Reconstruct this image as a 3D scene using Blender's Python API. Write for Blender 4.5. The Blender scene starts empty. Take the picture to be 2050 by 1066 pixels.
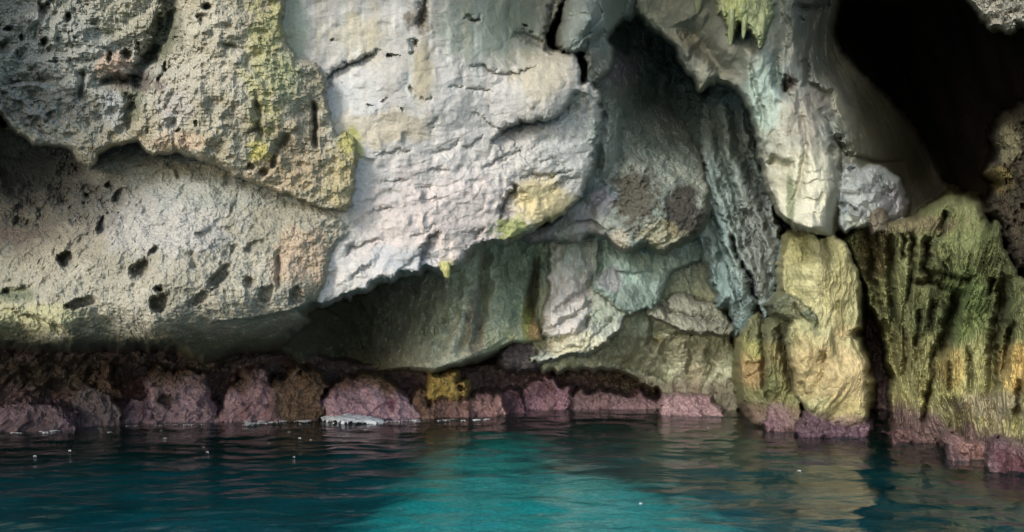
import bpy, math
import numpy as np

# ------------------------------------------------------------------ camera, light, exposure
SC = bpy.context.scene
COL = SC.collection
F, U0, V0, H = 1775.0, 1025.0, 620.0, 1.7       # focal length in photo pixels, horizon row, eye height above water
cam_d = bpy.data.cameras.new('camera')
cam = bpy.data.objects.new('camera', cam_d)
COL.objects.link(cam)
cam.location = (0, 0, H)
cam.rotation_euler = (math.radians(90), 0, 0)
cam_d.sensor_width = 36.0
cam_d.lens = 36.0 * F / 2050.0
cam_d.shift_y = (V0 - 533.0) / 2050.0
cam_d.clip_end = 3000
SC.camera = cam

SUN_AZ, SUN_EL = 29.0, 25.0                      # sun stands behind the camera, to the left
W = bpy.data.worlds.new('World')
SC.world = W
W.use_nodes = True
nt = W.node_tree
sky = nt.nodes.new('ShaderNodeTexSky')
sky.sky_type = 'NISHITA'
sky.sun_disc = False
sky.sun_elevation = math.radians(SUN_EL)
sky.sun_rotation = math.radians(180 + SUN_AZ)
bg = nt.nodes['Background']
bg.inputs['Strength'].default_value = 0.15
nt.links.new(sky.outputs[0], bg.inputs[0])
sun_d = bpy.data.lights.new('sun', 'SUN')
sun_d.energy = 1.2
sun_d.angle = math.radians(11)
sun_d.color = (1.0, 0.985, 0.96)
sun = bpy.data.objects.new('sun', sun_d)
COL.objects.link(sun)
sun.rotation_euler = (math.radians(90 - SUN_EL), 0, math.radians(-SUN_AZ))
sun.location = (-8, -12, 12)
SC.view_settings.view_transform = 'Standard'
SC.view_settings.look = 'None'
SC.view_settings.gamma = 1.0
SC.view_settings.use_curve_mapping = False
SC.view_settings.exposure = 1.3
SC.cycles.max_bounces = 8
SC.cycles.diffuse_bounces = 4
SC.cycles.transparent_max_bounces = 12

# ------------------------------------------------------------------ numeric helpers
f32 = np.float32
_rng = np.random.default_rng(11)
TAB = (_rng.random((64, 64, 64), dtype=f32) * 2 - 1).ravel()
TJ = _rng.random((4, 32 * 32 * 32), dtype=f32)

def vnoise(x, y, z):
    xi, yi, zi = np.floor(x), np.floor(y), np.floor(z)
    fx, fy, fz = x - xi, y - yi, z - zi
    fx = fx * fx * fx * (fx * (fx * 6 - 15) + 10)
    fy = fy * fy * fy * (fy * (fy * 6 - 15) + 10)
    fz = fz * fz * fz * (fz * (fz * 6 - 15) + 10)
    xi = xi.astype(np.int32); yi = yi.astype(np.int32); zi = zi.astype(np.int32)
    x0 = (xi & 63) << 12; x1 = ((xi + 1) & 63) << 12
    y0 = (yi & 63) << 6; y1 = ((yi + 1) & 63) << 6
    z0 = zi & 63; z1 = (zi + 1) & 63
    a = TAB[x0 | y0 | z0]; a += (TAB[x1 | y0 | z0] - a) * fx
    b = TAB[x0 | y1 | z0]; b += (TAB[x1 | y1 | z0] - b) * fx
    a += (b - a) * fy
    c = TAB[x0 | y0 | z1]; c += (TAB[x1 | y0 | z1] - c) * fx
    d = TAB[x0 | y1 | z1]; d += (TAB[x1 | y1 | z1] - d) * fx
    c += (d - c) * fy
    return a + (c - a) * fz

def fbm(x, y, z, s=1.0, o=4, g=0.5, seed=0.0, ridge=False):
    r = 0; amp = 1.0; tot = 0.0
    for k in range(o):
        n = vnoise(x * s + seed * 7.31 + k * 3.7, y * s + seed * 1.77 + k * 9.1, z * s - seed * 4.13 + k * 5.3)
        if ridge: n = 1 - 2 * np.abs(n)
        r = r + n * amp; tot += amp; amp *= g; s *= 2.03
    return r / tot

def voro(x, y, z, s, seed=0):
    x = x * s + seed * 3.3; y = y * s + seed * 1.9; z = z * s + seed * 6.7
    xi = np.floor(x).astype(np.int32); yi = np.floor(y).astype(np.int32); zi = np.floor(z).astype(np.int32)
    best = np.full(x.shape, 9.0, f32); sec = best.copy(); cid = np.zeros(x.shape, f32)
    for i in (-1, 0, 1):
        for j in (-1, 0, 1):
            for k in (-1, 0, 1):
                h = (((xi + i) & 31) << 10) | (((yi + j) & 31) << 5) | ((zi + k) & 31)
                d = (xi + i + TJ[0][h] - x) ** 2 + (yi + j + TJ[1][h] - y) ** 2 + (zi + k + TJ[2][h] - z) ** 2
                m = d < best
                sec = np.where(m, best, np.minimum(sec, d))
                cid = np.where(m, TJ[3][h], cid)
                best = np.where(m, d, best)
    return np.sqrt(best), np.sqrt(sec), cid

def sstep(a, b, x):
    t = np.clip((x - a) / (b - a), 0, 1)
    return t * t * (3 - 2 * t)

def lin(r, g, b, k=1.0):
    c = np.array([r, g, b], float) / 255.0
    c = np.where(c <= 0.04045, c / 12.92, ((c + 0.055) / 1.055) ** 2.4)
    return (c * k).astype(f32)

def segdist(u, v, pts, closed=False):
    """distance to a polyline, side of it, and position along it (0..1)"""
    pts = np.asarray(pts, float)
    n = len(pts)
    best = np.full(u.shape, 1e12, f32); side = np.zeros(u.shape, f32); along = np.zeros(u.shape, f32)
    idx = range(n) if closed else range(n - 1)
    L = [0.0]
    for i in range(n - 1): L.append(L[-1] + float(np.hypot(*(pts[i + 1] - pts[i]))))
    tot = max(L[-1], 1e-6)
    for i in idx:
        a = pts[i]; b = pts[(i + 1) % n]
        d = b - a; l2 = float(d @ d) + 1e-9
        t = np.clip(((u - a[0]) * d[0] + (v - a[1]) * d[1]) / l2, 0, 1)
        dx = u - (a[0] + t * d[0]); dy = v - (a[1] + t * d[1])
        q = dx * dx + dy * dy
        m = q < best
        best = np.where(m, q, best)
        if not closed:
            side = np.where(m, np.sign(d[0] * dy - d[1] * dx), side)
            along = np.where(m, (L[i] + t * math.sqrt(l2)) / tot, along)
    return np.sqrt(best), side, along

def polysd(u, v, pts):
    d, _, _ = segdist(u, v, pts, True)
    ins = np.zeros(u.shape, bool)
    n = len(pts)
    for i in range(n):
        x0, y0 = pts[i]; x1, y1 = pts[(i + 1) % n]
        if y0 == y1: continue
        c = ((y0 > v) != (y1 > v)) & (u < (x1 - x0) * (v - y0) / (y1 - y0) + x0)
        ins ^= c
    return np.where(ins, d, -d)

def tps(ctrl):
    c = np.asarray(ctrl, float); n = len(c)
    xy = c[:, :2] / 400.0
    if n < 4:
        A = np.c_[np.ones(n), xy]
        w = np.linalg.lstsq(A, c[:, 2], rcond=None)[0]
        return lambda u, v: (w[0] + w[1] * u / 400 + w[2] * v / 400).astype(f32)
    def K(r2): return 0.5 * r2 * np.log(r2 + 1e-12)
    r2 = ((xy[:, None] - xy[None]) ** 2).sum(-1)
    P = np.c_[np.ones(n), xy]
    A = np.zeros((n + 3, n + 3)); A[:n, :n] = K(r2) + np.eye(n) * 1e-3; A[:n, n:] = P; A[n:, :n] = P.T
    w = np.linalg.solve(A, np.r_[c[:, 2], 0, 0, 0])
    def ev(u, v):
        x = u / 400.0; y = v / 400.0
        r = w[n] + w[n + 1] * x + w[n + 2] * y
        for i in range(n):
            r = r + w[i] * K((x - xy[i, 0]) ** 2 + (y - xy[i, 1]) ** 2)
        return r.astype(f32)
    return ev

def place(u, v, Y):
    return (u - U0) / F * Y, Y, H - (v - V0) / F * Y

def mesh_obj(name, verts, quads, mat, tint=None, parent=None):
    c = verts.mean(0) if parent is None else np.zeros(3)
    m = bpy.data.meshes.new(name)
    m.vertices.add(len(verts))
    m.vertices.foreach_set('co', (verts - c).astype(f32).ravel())
    q = np.asarray(quads, np.int32)
    k = q.shape[1]
    m.loops.add(q.size); m.loops.foreach_set('vertex_index', q.ravel())
    m.polygons.add(len(q))
    m.polygons.foreach_set('loop_start', np.arange(0, q.size, k, dtype=np.int32))
    m.polygons.foreach_set('use_smooth', np.ones(len(q), bool))
    m.update(calc_edges=True)
    if tint is not None:
        a = m.color_attributes.new('tint', 'FLOAT_COLOR', 'POINT')
        a.data.foreach_set('color', np.c_[tint, np.ones(len(tint))].astype(f32).ravel())
    m.materials.append(mat)
    o = bpy.data.objects.new(name, m)
    COL.objects.link(o)
    if parent is None: o.location = c
    else:
        o.parent = parent
        o.location = -np.array(parent.location)
    return o

def tag(o, label=None, cat=None, group=None, kind=None):
    if label: o['label'] = label
    if cat: o['category'] = cat
    if group: o['group'] = group
    if kind: o['kind'] = kind
    return o

# ------------------------------------------------------------------ materials
def rock_mat(name, rough=0.85, b1=(9.0, 0.5), b2=(38.0, 0.35), speck=0.35, stretch=(1, 1, 1), pit=0.0, wet=0.0):
    m = bpy.data.materials.new(name); m.use_nodes = True
    t = m.node_tree; N = t.nodes; L = t.links
    bs = N['Principled BSDF']
    at = N.new('ShaderNodeAttribute'); at.attribute_name = 'tint'
    tc = N.new('ShaderNodeTexCoord')
    mp = N.new('ShaderNodeMapping'); mp.inputs['Scale'].default_value = stretch
    L.new(tc.outputs['Object'], mp.inputs['Vector'])
    n1 = N.new('ShaderNodeTexNoise'); n1.inputs['Scale'].default_value = b1[0]; n1.inputs['Detail'].default_value = 8; n1.inputs['Roughness'].default_value = 0.62
    n2 = N.new('ShaderNodeTexNoise'); n2.inputs['Scale'].default_value = b2[0]; n2.inputs['Detail'].default_value = 6; n2.inputs['Roughness'].default_value = 0.7
    vo = N.new('ShaderNodeTexVoronoi'); vo.inputs['Scale'].default_value = 26.0
    for n in (n1, n2, vo): L.new(mp.outputs[0], n.inputs['Vector'])
    # mineral grain and speckle in the stone's own colour
    cr = N.new('ShaderNodeValToRGB'); e = cr.color_ramp.elements
    e[0].position = 0.28; e[1].position = 0.72
    lo = 1 - speck; hi = 1 + speck * 0.6
    e[0].color = (lo, lo, lo * 0.98, 1); e[1].color = (hi, hi, hi, 1)
    L.new(n2.outputs['Fac'], cr.inputs[0])
    mx = N.new('ShaderNodeMix'); mx.data_type = 'RGBA'; mx.blend_type = 'MULTIPLY'; mx.inputs[0].default_value = 1.0
    L.new(at.outputs['Color'], mx.inputs[6]); L.new(cr.outputs[0], mx.inputs[7])
    L.new(mx.outputs[2], bs.inputs['Base Color'])
    rr = N.new('ShaderNodeMapRange'); rr.inputs[3].default_value = max(rough - wet, 0.15); rr.inputs[4].default_value = rough
    rr.inputs[1].default_value = 0.4; rr.inputs[2].default_value = 0.6
    L.new(n1.outputs['Fac'], rr.inputs[0]); L.new(rr.outputs[0], bs.inputs['Roughness'])
    bs.inputs['Specular IOR Level'].default_value = 0.3
    bA = N.new('ShaderNodeBump'); bA.inputs['Strength'].default_value = b1[1]; bA.inputs['Distance'].default_value = 0.05
    L.new(n1.outputs['Fac'], bA.inputs['Height'])
    bB = N.new('ShaderNodeBump'); bB.inputs['Strength'].default_value = b2[1]; bB.inputs['Distance'].default_value = 0.02
    L.new(n2.outputs['Fac'], bB.inputs['Height']); L.new(bA.outputs[0], bB.inputs['Normal'])
    last = bB
    if pit:
        bC = N.new('ShaderNodeBump'); bC.inputs['Strength'].default_value = pit; bC.inputs['Distance'].default_value = 0.025
        bC.invert = True
        L.new(vo.outputs['Distance'], bC.inputs['Height']); L.new(bB.outputs[0], bC.inputs['Normal'])
        last = bC
    L.new(last.outputs[0], bs.inputs['Normal'])
    return m

M_PIT = rock_mat('pitted_limestone', 0.9, (7, 0.5), (30, 0.5), 0.42, pit=0.5)
M_SMOOTH = rock_mat('pale_limestone', 0.8, (6, 0.35), (34, 0.22), 0.2)
M_FLOW = rock_mat('flowstone', 0.8, (7, 0.75), (26, 0.7), 0.4, (1, 1, 0.5), pit=0.2, wet=0.1)
M_MOSS = rock_mat('algae_covered_rock', 0.85, (7, 0.7), (24, 0.6), 0.5, (1, 1, 0.45), pit=0.3)
M_WET = rock_mat('wet_coralline_rock', 0.7, (6, 0.7), (30, 0.5), 0.6, pit=0.12, wet=0.3)
M_DARK = rock_mat('dark_cave_rock', 0.9, (5, 0.6), (20, 0.5), 0.45)

# ------------------------------------------------------------------ rock masses
STEP = 2.0
CU0, CV0, CU1, CV1 = -420, -150, 2400, 1000
GU = np.arange(CU0, CU1 + STEP, STEP, dtype=f32); GV = np.arange(CV0, CV1 + STEP, STEP, dtype=f32)
FAR = 60.0
ROCK_Y = np.full((len(GV), len(GU)), FAR, f32)          # the one continuous rock face, as distance from the eye plane
ROCK_C = np.zeros((len(GV), len(GU), 3), f32)
ROCK_O = np.full((len(GV), len(GU)), -1, np.int16)      # which rock each point belongs to
ROCKS = []
def mass(name, poly, ctrl, mat, disp, colour, rim=(30, 0.25), strokes=(), pits=(), ragged=(5, 28.0), seed=0, flank=0.07, blend=0.07, label='', cat='rock', group=None, xk=0.0):
    """lays one rock mass into the face: its outline rolls back into flanks that run into whatever stands behind"""
    step = STEP
    poly = [(float(a), float(b)) for a, b in poly]
    us = [p[0] for p in poly]; vs = [p[1] for p in poly]
    pad = 70
    ja = max(int((min(us) - pad - CU0) / step), 0); jb = min(int((max(us) + pad - CU0) / step) + 1, len(GU))
    ia = max(int((min(vs) - pad - CV0) / step), 0); ib = min(int((max(vs) + pad - CV0) / step) + 1, len(GV))
    gu = GU[ja:jb]; gv = GV[ia:ib]
    u, v = np.meshgrid(gu, gv)
    ra, rs = ragged
    zz = np.zeros_like(u) + seed * 5.1
    w1 = fbm(u / rs, v / rs, zz, 1, 4, 0.55, seed=seed + 1)
    w2 = fbm(u / rs, v / rs, zz, 1, 4, 0.55, seed=seed + 2)
    uw = u + ra * 1.6 * w1; vw = v + ra * 1.6 * w2
    sd = polysd(uw, vw, poly).astype(f32)
    Y0 = tps(ctrl)(u, v)
    # rim rolls back
    t = np.clip(sd / (rim[0] * (1 + 0.9 * fbm(u / 45, v / 45, zz, 1, 3, 0.6, seed=seed + 3))), 0, 1)
    Yr = rim[1] * (1 - np.sqrt(np.clip(1 - (1 - t) ** 2, 0, 1)))
    Y = Y0 + Yr
    for s in strokes:
        kind, pts, wd, dep = s[:4]
        px = [p[0] for p in pts]; py = [p[1] for p in pts]
        R = wd * 4 + 12
        j0 = max(int((min(px) - R - gu[0]) / step), 0); j1 = int((max(px) + R - gu[0]) / step) + 1
        i0 = max(int((min(py) - R - gv[0]) / step), 0); i1 = int((max(py) + R - gv[0]) / step) + 1
        if i1 <= i0 or j1 <= j0: continue
        sl = (slice(i0, i1), slice(j0, j1))
        if Y[sl].size == 0: continue
        d, side, al = segdist(uw[sl], vw[sl], pts)
        tp = np.clip(np.minimum(al, 1 - al) * 5, 0, 1) ** 0.7
        if kind == 'groove': q = np.exp(-(d / wd) ** 2) * tp
        elif kind == 'scarp': q = np.where(side > 0, np.exp(-d / wd), np.exp(-d / (1.2 * step))) * tp   # drops on the right-hand side of the stroke
        elif kind == 'soft': q = np.exp(-(d / wd * (1 + 0.9 * fbm(u[sl] / 22, v[sl] / 22, zz[sl], 1, 4, 0.6, seed=seed + 8))) ** 2)
        Y[sl] = Y[sl] + dep * q
    for (pu, pv, ru, rv, rot, dep) in pits:
        R = max(ru, rv) * 1.8
        j0 = max(int((pu - R - gu[0]) / step), 0); j1 = int((pu + R - gu[0]) / step) + 1
        i0 = max(int((pv - R - gv[0]) / step), 0); i1 = int((pv + R - gv[0]) / step) + 1
        if i1 <= i0 or j1 <= j0: continue
        sl = (slice(i0, i1), slice(j0, j1))
        c, s_ = math.cos(math.radians(rot)), math.sin(math.radians(rot))
        du = uw[sl] - pu; dv = vw[sl] - pv
        a = (du * c + dv * s_) / ru; b = (-du * s_ + dv * c) / rv
        r = np.sqrt(a * a + b * b)
        nz = fbm(u[sl] / 14, v[sl] / 14, zz[sl], 1, 3, 0.6, seed=pu % 17)
        r = r + 0.45 * nz
        Y[sl] = Y[sl] + dep * (1 - sstep(0.4, 1.15, r)) * np.clip(0.75 - 0.55 * (uw[sl] - pu) / max(ru, rv), 0.15, 1.3)
    X, _, Z = place(u, v, Y0)
    p = dict(X=(X - xk * Y0).astype(f32), Y=Y0 * f32(0.08), Z=Z, u=u, v=v, sd=sd, seed=seed)
    Y = Y + disp(p) * sstep(-2, 14, sd)
    out = np.clip(-sd, 0, None)
    Y = Y + flank * out * (1 + 0.5 * fbm(u / 24, v / 24, zz, 1, 3, 0.6, seed=seed + 6)) + 0.0022 * out * out
    Y = np.where(out > 0, np.minimum(Y, np.maximum(40.0, Y0)), Y)
    Y = np.where(out > pad - 4, FAR, Y).astype(f32)
    col = colour(p)
    A0 = ROCK_Y[ia:ib, ja:jb]; C0 = ROCK_C[ia:ib, ja:jb]; O0 = ROCK_O[ia:ib, ja:jb]
    h = np.clip(0.5 + 0.5 * (A0 - Y) / blend, 0, 1)
    n = len(ROCKS)
    ROCKS.append((name, mat, label, cat, group))
    ROCK_O[ia:ib, ja:jb] = np.where(Y < A0, n, O0)
    hc = np.clip(0.5 + 0.5 * (A0 - Y) / (blend * 2.2), 0, 1)[..., None]
    ROCK_C[ia:ib, ja:jb] = C0 * (1 - hc) + col * hc
    ROCK_Y[ia:ib, ja:jb] = A0 * (1 - h) + Y * h - blend * h * (1 - h)

def build_rocks():
    """cuts the finished face into one object per rock, sharing their borders"""
    global ROCK_Y
    u, v = np.meshgrid(GU, GV)
    for _ in range(2):                                   # steep flanks are eased so that they break cleanly
        P = np.pad(np.minimum(ROCK_Y, 22), 1, mode='edge')
        B = P[:-2] + 2 * P[1:-1] + P[2:]; B = (B[:, :-2] + 2 * B[:, 1:-1] + B[:, 2:]) / 16
        gy, gx = np.gradient(B)
        w = sstep(0.06, 0.25, np.hypot(gx, gy)) * (ROCK_Y < 22)
        ROCK_Y = ROCK_Y * (1 - w) + B * w
    X, Y, Z = place(u, v, ROCK_Y)
    V = np.stack([X, Y, Z], -1)
    ny, nx = u.shape
    idx = np.arange(nx * ny).reshape(ny, nx)
    q = np.stack([idx[:-1, :-1], idx[1:, :-1], idx[1:, 1:], idx[:-1, 1:]], -1).reshape(-1, 4)
    O = ROCK_O.ravel(); Yf = ROCK_Y.ravel(); Vf = V.reshape(-1, 3); Cf = ROCK_C.reshape(-1, 3)
    yq = Yf[q]; zq = Vf[q][:, :, 2]
    keep = (yq.max(1) < 21) & (zq.max(1) > -0.9)
    q = q[keep]; own = O[q[:, 0]].copy()
    # every rock stays in one piece: stray islands go to the rock around them
    stray = np.zeros(len(q), bool)
    for n in range(len(ROCKS)):
        s = np.flatnonzero(own == n)
        if len(s) == 0: continue
        used, inv = np.unique(q[s], return_inverse=True); inv = inv.reshape(-1, 4)
        lab = np.arange(len(used))
        for _ in range(400):
            old = lab.copy()
            m = lab[inv].min(1)
            for k in range(4): np.minimum.at(lab, inv[:, k], m)
            lab = lab[lab]
            if (lab == old).all(): break
        ql = lab[inv[:, 0]]
        ids, cnt = np.unique(ql, return_counts=True)
        small = ids[cnt < 0.3 * cnt.max()]
        stray[s] = np.isin(ql, small)
    for _ in range(60):
        if not stray.any(): break
        vo = np.full(nx * ny, -1, np.int16)
        for k in range(4): vo[q[~stray, k]] = own[~stray]
        s = np.flatnonzero(stray)
        c = vo[q[s]].max(1)
        ok = c >= 0
        own[s[ok]] = c[ok]; stray[s[ok]] = False
    out = []
    for n, (name, mat, label, cat, group) in enumerate(ROCKS):
        qq = q[own == n]
        if len(qq) < 4: out.append(None); print('no surface left for', name, label); continue
        used, inv = np.unique(qq, return_inverse=True)
        o = mesh_obj(name, Vf[used], inv.reshape(-1, 4), mat, np.clip(Cf[used], 0.004, 0.9))
        o.data.polygons.foreach_set('use_smooth', np.zeros(len(qq), bool))
        tag(o, label, cat, group)
        out.append(o)
    return out

def blot(p, u, v, ru, rv, rough=0.5, s=30.0, soft=0.5):
    n = fbm(p['u'] / s, p['v'] / s, p['u'] * 0 + u * 0.01, 1, 6, 0.72, seed=u % 13) * 1.5
    soft = soft * 0.7
    r = np.sqrt(((p['u'] - u) / ru) ** 2 + ((p['v'] - v) / rv) ** 2) + n * rough
    return 1 - sstep(1 - soft, 1 + soft, r)

def tone(p, c0, c1, s=1.6, o=5, sharp=0.35, seed=3, st=(1, 1, 1)):
    n = fbm(p['X'] * st[0], p['Y'] * st[1], p['Z'] * st[2], s, o, 0.6, seed=seed)
    t = sstep(-sharp, sharp, n)[..., None]
    return c0 * (1 - t) + c1 * t

def over(c, m, k):
    return c * (1 - m[..., None]) + np.asarray(k, f32) * m[..., None]

# displacement recipes (metres, positive = away from the mouth)
def flakes(p, ang, spacing, amp, warp=1.2, s=1.3, seed=0, cover=0.0):
    a = math.radians(ang)
    n = fbm(p['X'], p['Y'], p['Z'], s, 4, 0.55, seed=seed)
    t = (p['Z'] * math.cos(a) - p['X'] * math.sin(a)) / spacing + warp * n * 1.6
    fl = t - np.floor(t)
    h = np.where(fl < 0.9, fl / 0.9, (1 - fl) / 0.1)
    m = sstep(cover - 0.25, cover + 0.35, fbm(p['X'], p['Y'], p['Z'], s * 1.7, 3, seed=seed + 5))
    return amp * (h - 0.5) * m

def d_pitted(p, big=0.16, knob=0.06, pits=0.10, cover=0.35):
    X, Y, Z, sd = p['X'], p['Y'], p['Z'], p['seed']
    d = -big * fbm(X, Y, Z, 1.0, 4, 0.55, seed=sd)
    w = 0.05
    Xw = X + w * fbm(X, Y, Z, 6, 3, seed=sd + 30); Zw = Z + w * fbm(X, Y, Z, 6, 3, seed=sd + 31)
    d = d + facet(p, 3.2, knob * 0.9, 0.5, sd + 3)
    f1, f2, c = voro(Xw, Y, Zw, 7.0, sd)
    d = d + knob * (f1 - 0.45) * (0.3 + 1.3 * c)
    d = d - knob * 0.9 * fbm(X, Y, Z, 6.5, 4, 0.65, seed=sd + 12, ridge=True)
    m = sstep(cover - 0.3, cover + 0.3, fbm(X, Y, Z, 1.8, 3, seed=sd + 9))
    n = fbm(Xw, Y, Zw * 1.2, 5.5, 3, 0.5, seed=sd + 14)
    d = d + pits * m * sstep(0.22, 0.5, n)
    n = fbm(Xw, Y, Zw, 13, 2, 0.5, seed=sd + 15)
    d = d + pits * 0.45 * (0.35 + m) * sstep(0.3, 0.55, n)
    return d - 0.03 * fbm(X, Y, Z, 14, 3, 0.65, seed=sd + 2)

def d_smooth(p, big=0.08, ang=28, amp=0.05, spacing=0.34):
    X, Y, Z, sd = p['X'], p['Y'], p['Z'], p['seed']
    d = -big * fbm(X, Y, Z, 1.1, 3, 0.5, seed=sd)
    d = d + flakes(p, ang, spacing, amp, 1.1, 1.2, sd + 3, 0.05)
    d = d + flakes(p, ang * 0.4, spacing * 0.45, amp * 0.5, 1.3, 2.4, sd + 6, 0.12)
    return d - 0.016 * fbm(X, Y, Z, 7, 4, 0.6, seed=sd + 2)

def d_streak(p, ang=0, amp=0.14, fine=0.05, s=2.2, squash=0.22, big=0.12, fac=0.06, fs=3.0):
    """folds and grooves that run along one direction (ang from the vertical), broken up by angular faces"""
    X, Y, Z, sd = p['X'], p['Y'], p['Z'], p['seed']
    a = math.radians(ang)
    q = X * math.cos(a) + Z * math.sin(a); r = (-X * math.sin(a) + Z * math.cos(a)) * squash
    wob = 0.35 * fbm(X, Y, Z, 1.1, 4, 0.6, seed=sd + 4)
    gate = 0.35 + 1.3 * sstep(-0.3, 0.4, fbm(X, Y, Z, 1.2, 3, seed=sd + 8))
    d = -big * fbm(X, Y, Z, 0.9, 4, 0.55, seed=sd)
    d = d - amp * gate * fbm(q + wob, Y, r, s, 3, 0.5, seed=sd + 1)
    d = d - fine * gate * fbm(q + wob, Y, r * 2.2, s * 3.4, 4, 0.62, seed=sd + 2, ridge=True)
    pp = dict(p); pp['Z'] = Z * 0.6
    d = d + facet(pp, fs, fac, 0.6, sd + 5)
    return d - 0.02 * fbm(X, Y, Z, 8, 5, 0.68, seed=sd + 7)

def d_lump(p, big=0.12, fine=0.05, s=2.2):
    X, Y, Z, sd = p['X'], p['Y'], p['Z'], p['seed']
    d = -big * fbm(X, Y, Z, s, 4, 0.6, seed=sd)
    d = d + facet(p, s * 1.7, fine * 1.6, 0.6, sd + 1)
    d = d + facet(p, s * 4.0, fine * 0.7, 0.6, sd + 2)
    return d - fine * 0.6 * fbm(X, Y, Z, s * 5, 4, 0.65, seed=sd + 2)

_fd = np.random.default_rng(7).normal(size=(40, 3))
def facet(p, s, amp, warp=0.25, seed=0, step=0.0):
    """angular broken faces: folded plates that meet in sharp creases"""
    h = 0
    wn = warp * fbm(p['X'], p['Y'], p['Z'], s * 0.8, 4, 0.6, seed=seed + 20)
    for k in range(4):
        n = _fd[(seed * 5 + k * 3) % 40]; n = n / np.hypot(n[0], n[2])
        t = (p['X'] * n[0] + p['Z'] * n[2] + p['Y'] * n[1] * .5) * s * (0.45 + 0.22 * k) + wn * (1 + 0.3 * k) + k * 1.7
        f = t - np.floor(t)
        c = 0.25 + 0.5 * ((k * 37 + seed * 11) % 10) / 10
        h = h + np.where(f < c, f / c, (1 - f) / (1 - c))
    return -amp * 0.8 * (h - 2.0)

A = 0.72      # display colour of a lit face -> base colour
def D(r, g, b):
    c = lin(r, g, b) * A
    return (c * np.array([0.96, 0.985, 0.955], f32)).astype(f32)
# ------------------------------------------------------------------ cave shell: walls, roof and end of the cavern in one sheet
def cave_shell():
    ns, nl = 150, 110
    a = np.linspace(0, 1, ns)
    prof = []
    key = [(-12.5, -1.2), (-12.0, 2.0), (-10.5, 4.6), (-7.0, 6.1), (-3.0, 6.6), (0.5, 6.9), (4.0, 7.0), (6.6, 6.2), (7.6, 4.0), (8.0, 1.5), (8.2, -1.2)]
    k = np.array(key); kk = np.linspace(0, 1, len(k))
    px = np.interp(a, kk, k[:, 0]); pz = np.interp(a, kk, k[:, 1])
    ys = np.linspace(8.9, 30, nl)
    X = np.zeros((nl, ns)); Y = X.copy(); Z = X.copy()
    for i, y in enumerate(ys):
        g = (y - 8.9) / 21
        s = 1 + 0.35 * math.sin(min(g * 2.2, math.pi / 2))
        if g > 0.72: s *= math.sqrt(max(1 - ((g - 0.72) / 0.28) ** 2, 0.0004))
        X[i] = -1 + (px + 1) * s; Z[i] = np.where(pz > 0, pz * s, pz); Y[i] = y
    X += 0.5 * fbm(X, Y, Z, 0.5, 5, seed=4); Z += 0.5 * fbm(X, Y, Z, 0.5, 5, seed=5) * (Z > 0.2); Y += 0.4 * fbm(X, Y, Z, 0.6, 4, seed=6)
    idx = np.arange(nl * ns).reshape(nl, ns)
    q = np.stack([idx[:-1, :-1], idx[:-1, 1:], idx[1:, 1:], idx[1:, :-1]], -1).reshape(-1, 4)
    V = np.stack([X, Y, Z], -1).reshape(-1, 3)
    n = fbm(X, Y, Z, 0.8, 4, seed=8).reshape(-1, 1)
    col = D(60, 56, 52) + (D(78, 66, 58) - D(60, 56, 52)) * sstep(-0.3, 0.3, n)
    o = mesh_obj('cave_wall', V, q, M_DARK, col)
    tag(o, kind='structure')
cave_shell()

GREY, PINKG, TAN, OLIVE, YEL, OCH = D(188, 184, 176), D(205, 192, 186), D(178, 164, 140), D(120, 122, 92), D(190, 184, 98), D(206, 170, 118)
TEAL = D(112, 128, 122)
MAUVE, PINK, MAROON, BROWN = D(140, 108, 126), D(188, 142, 152), D(100, 62, 66), D(104, 84, 66)

# ---- back of the cavern above the hanging boulder
def c_back(p):
    c = tone(p, D(116, 130, 128), D(146, 160, 156), 1.3, 5)
    c = over(c, 0.7 * blot(p, 1340, 220, 110, 110), D(96, 118, 116))  # recess shade put into the colour as darker teal
    c = over(c, 0.7 * blot(p, 1235, 150, 40, 40), D(170, 160, 180))
    c = over(c, 0.8 * blot(p, 1220, 290, 60, 120, 0.6), D(168, 174, 170))
    return c
mass('back_rock', [(1140, -140), (1590, -140), (1600, 120), (1620, 300), (1620, 620), (1440, 660), (1150, 640), (1120, 300)],
     [(1150, 200, 12.8), (1200, 250, 12.65), (1196, 330, 12.85), (1240, 330, 13.3), (1240, 390, 13.9), (1180, 400, 13.4), (1290, 180, 15.4), (1350, 230, 15.8), (1340, 290, 15.4), (1270, 240, 14.6), (1300, 90, 15.6), (1240, 130, 14.2), (1420, 120, 16), (1430, 280, 14.9),
      (1500, 330, 16.6), (1540, 450, 15.4), (1400, 450, 15.5), (1300, 500, 15.3), (1460, 600, 15.8), (1560, 600, 17), (1600, 100, 17), (1200, 560, 15.0), (1300, -100, 15)],
     M_FLOW, lambda p: d_streak(p, -18, 0.22, 0.09, 2.6, 0.16, 0.2, 0.10, 2.0), c_back, rim=(40, 0.4), seed=2,
     strokes=[('groove', [(1215, 190), (1205, 260), (1195, 330), (1185, 370)], 9, .35), ('groove', [(1250, 255), (1240, 330)], 7, .2), ('groove', [(1255, 315), (1258, 335)], 6, .3)])
ROCKS[-1] = ROCKS[-1][:2] + ('dark blue-grey streaked back wall of the cavern above and behind the round hanging boulder', 'rock wall', None)

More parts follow.
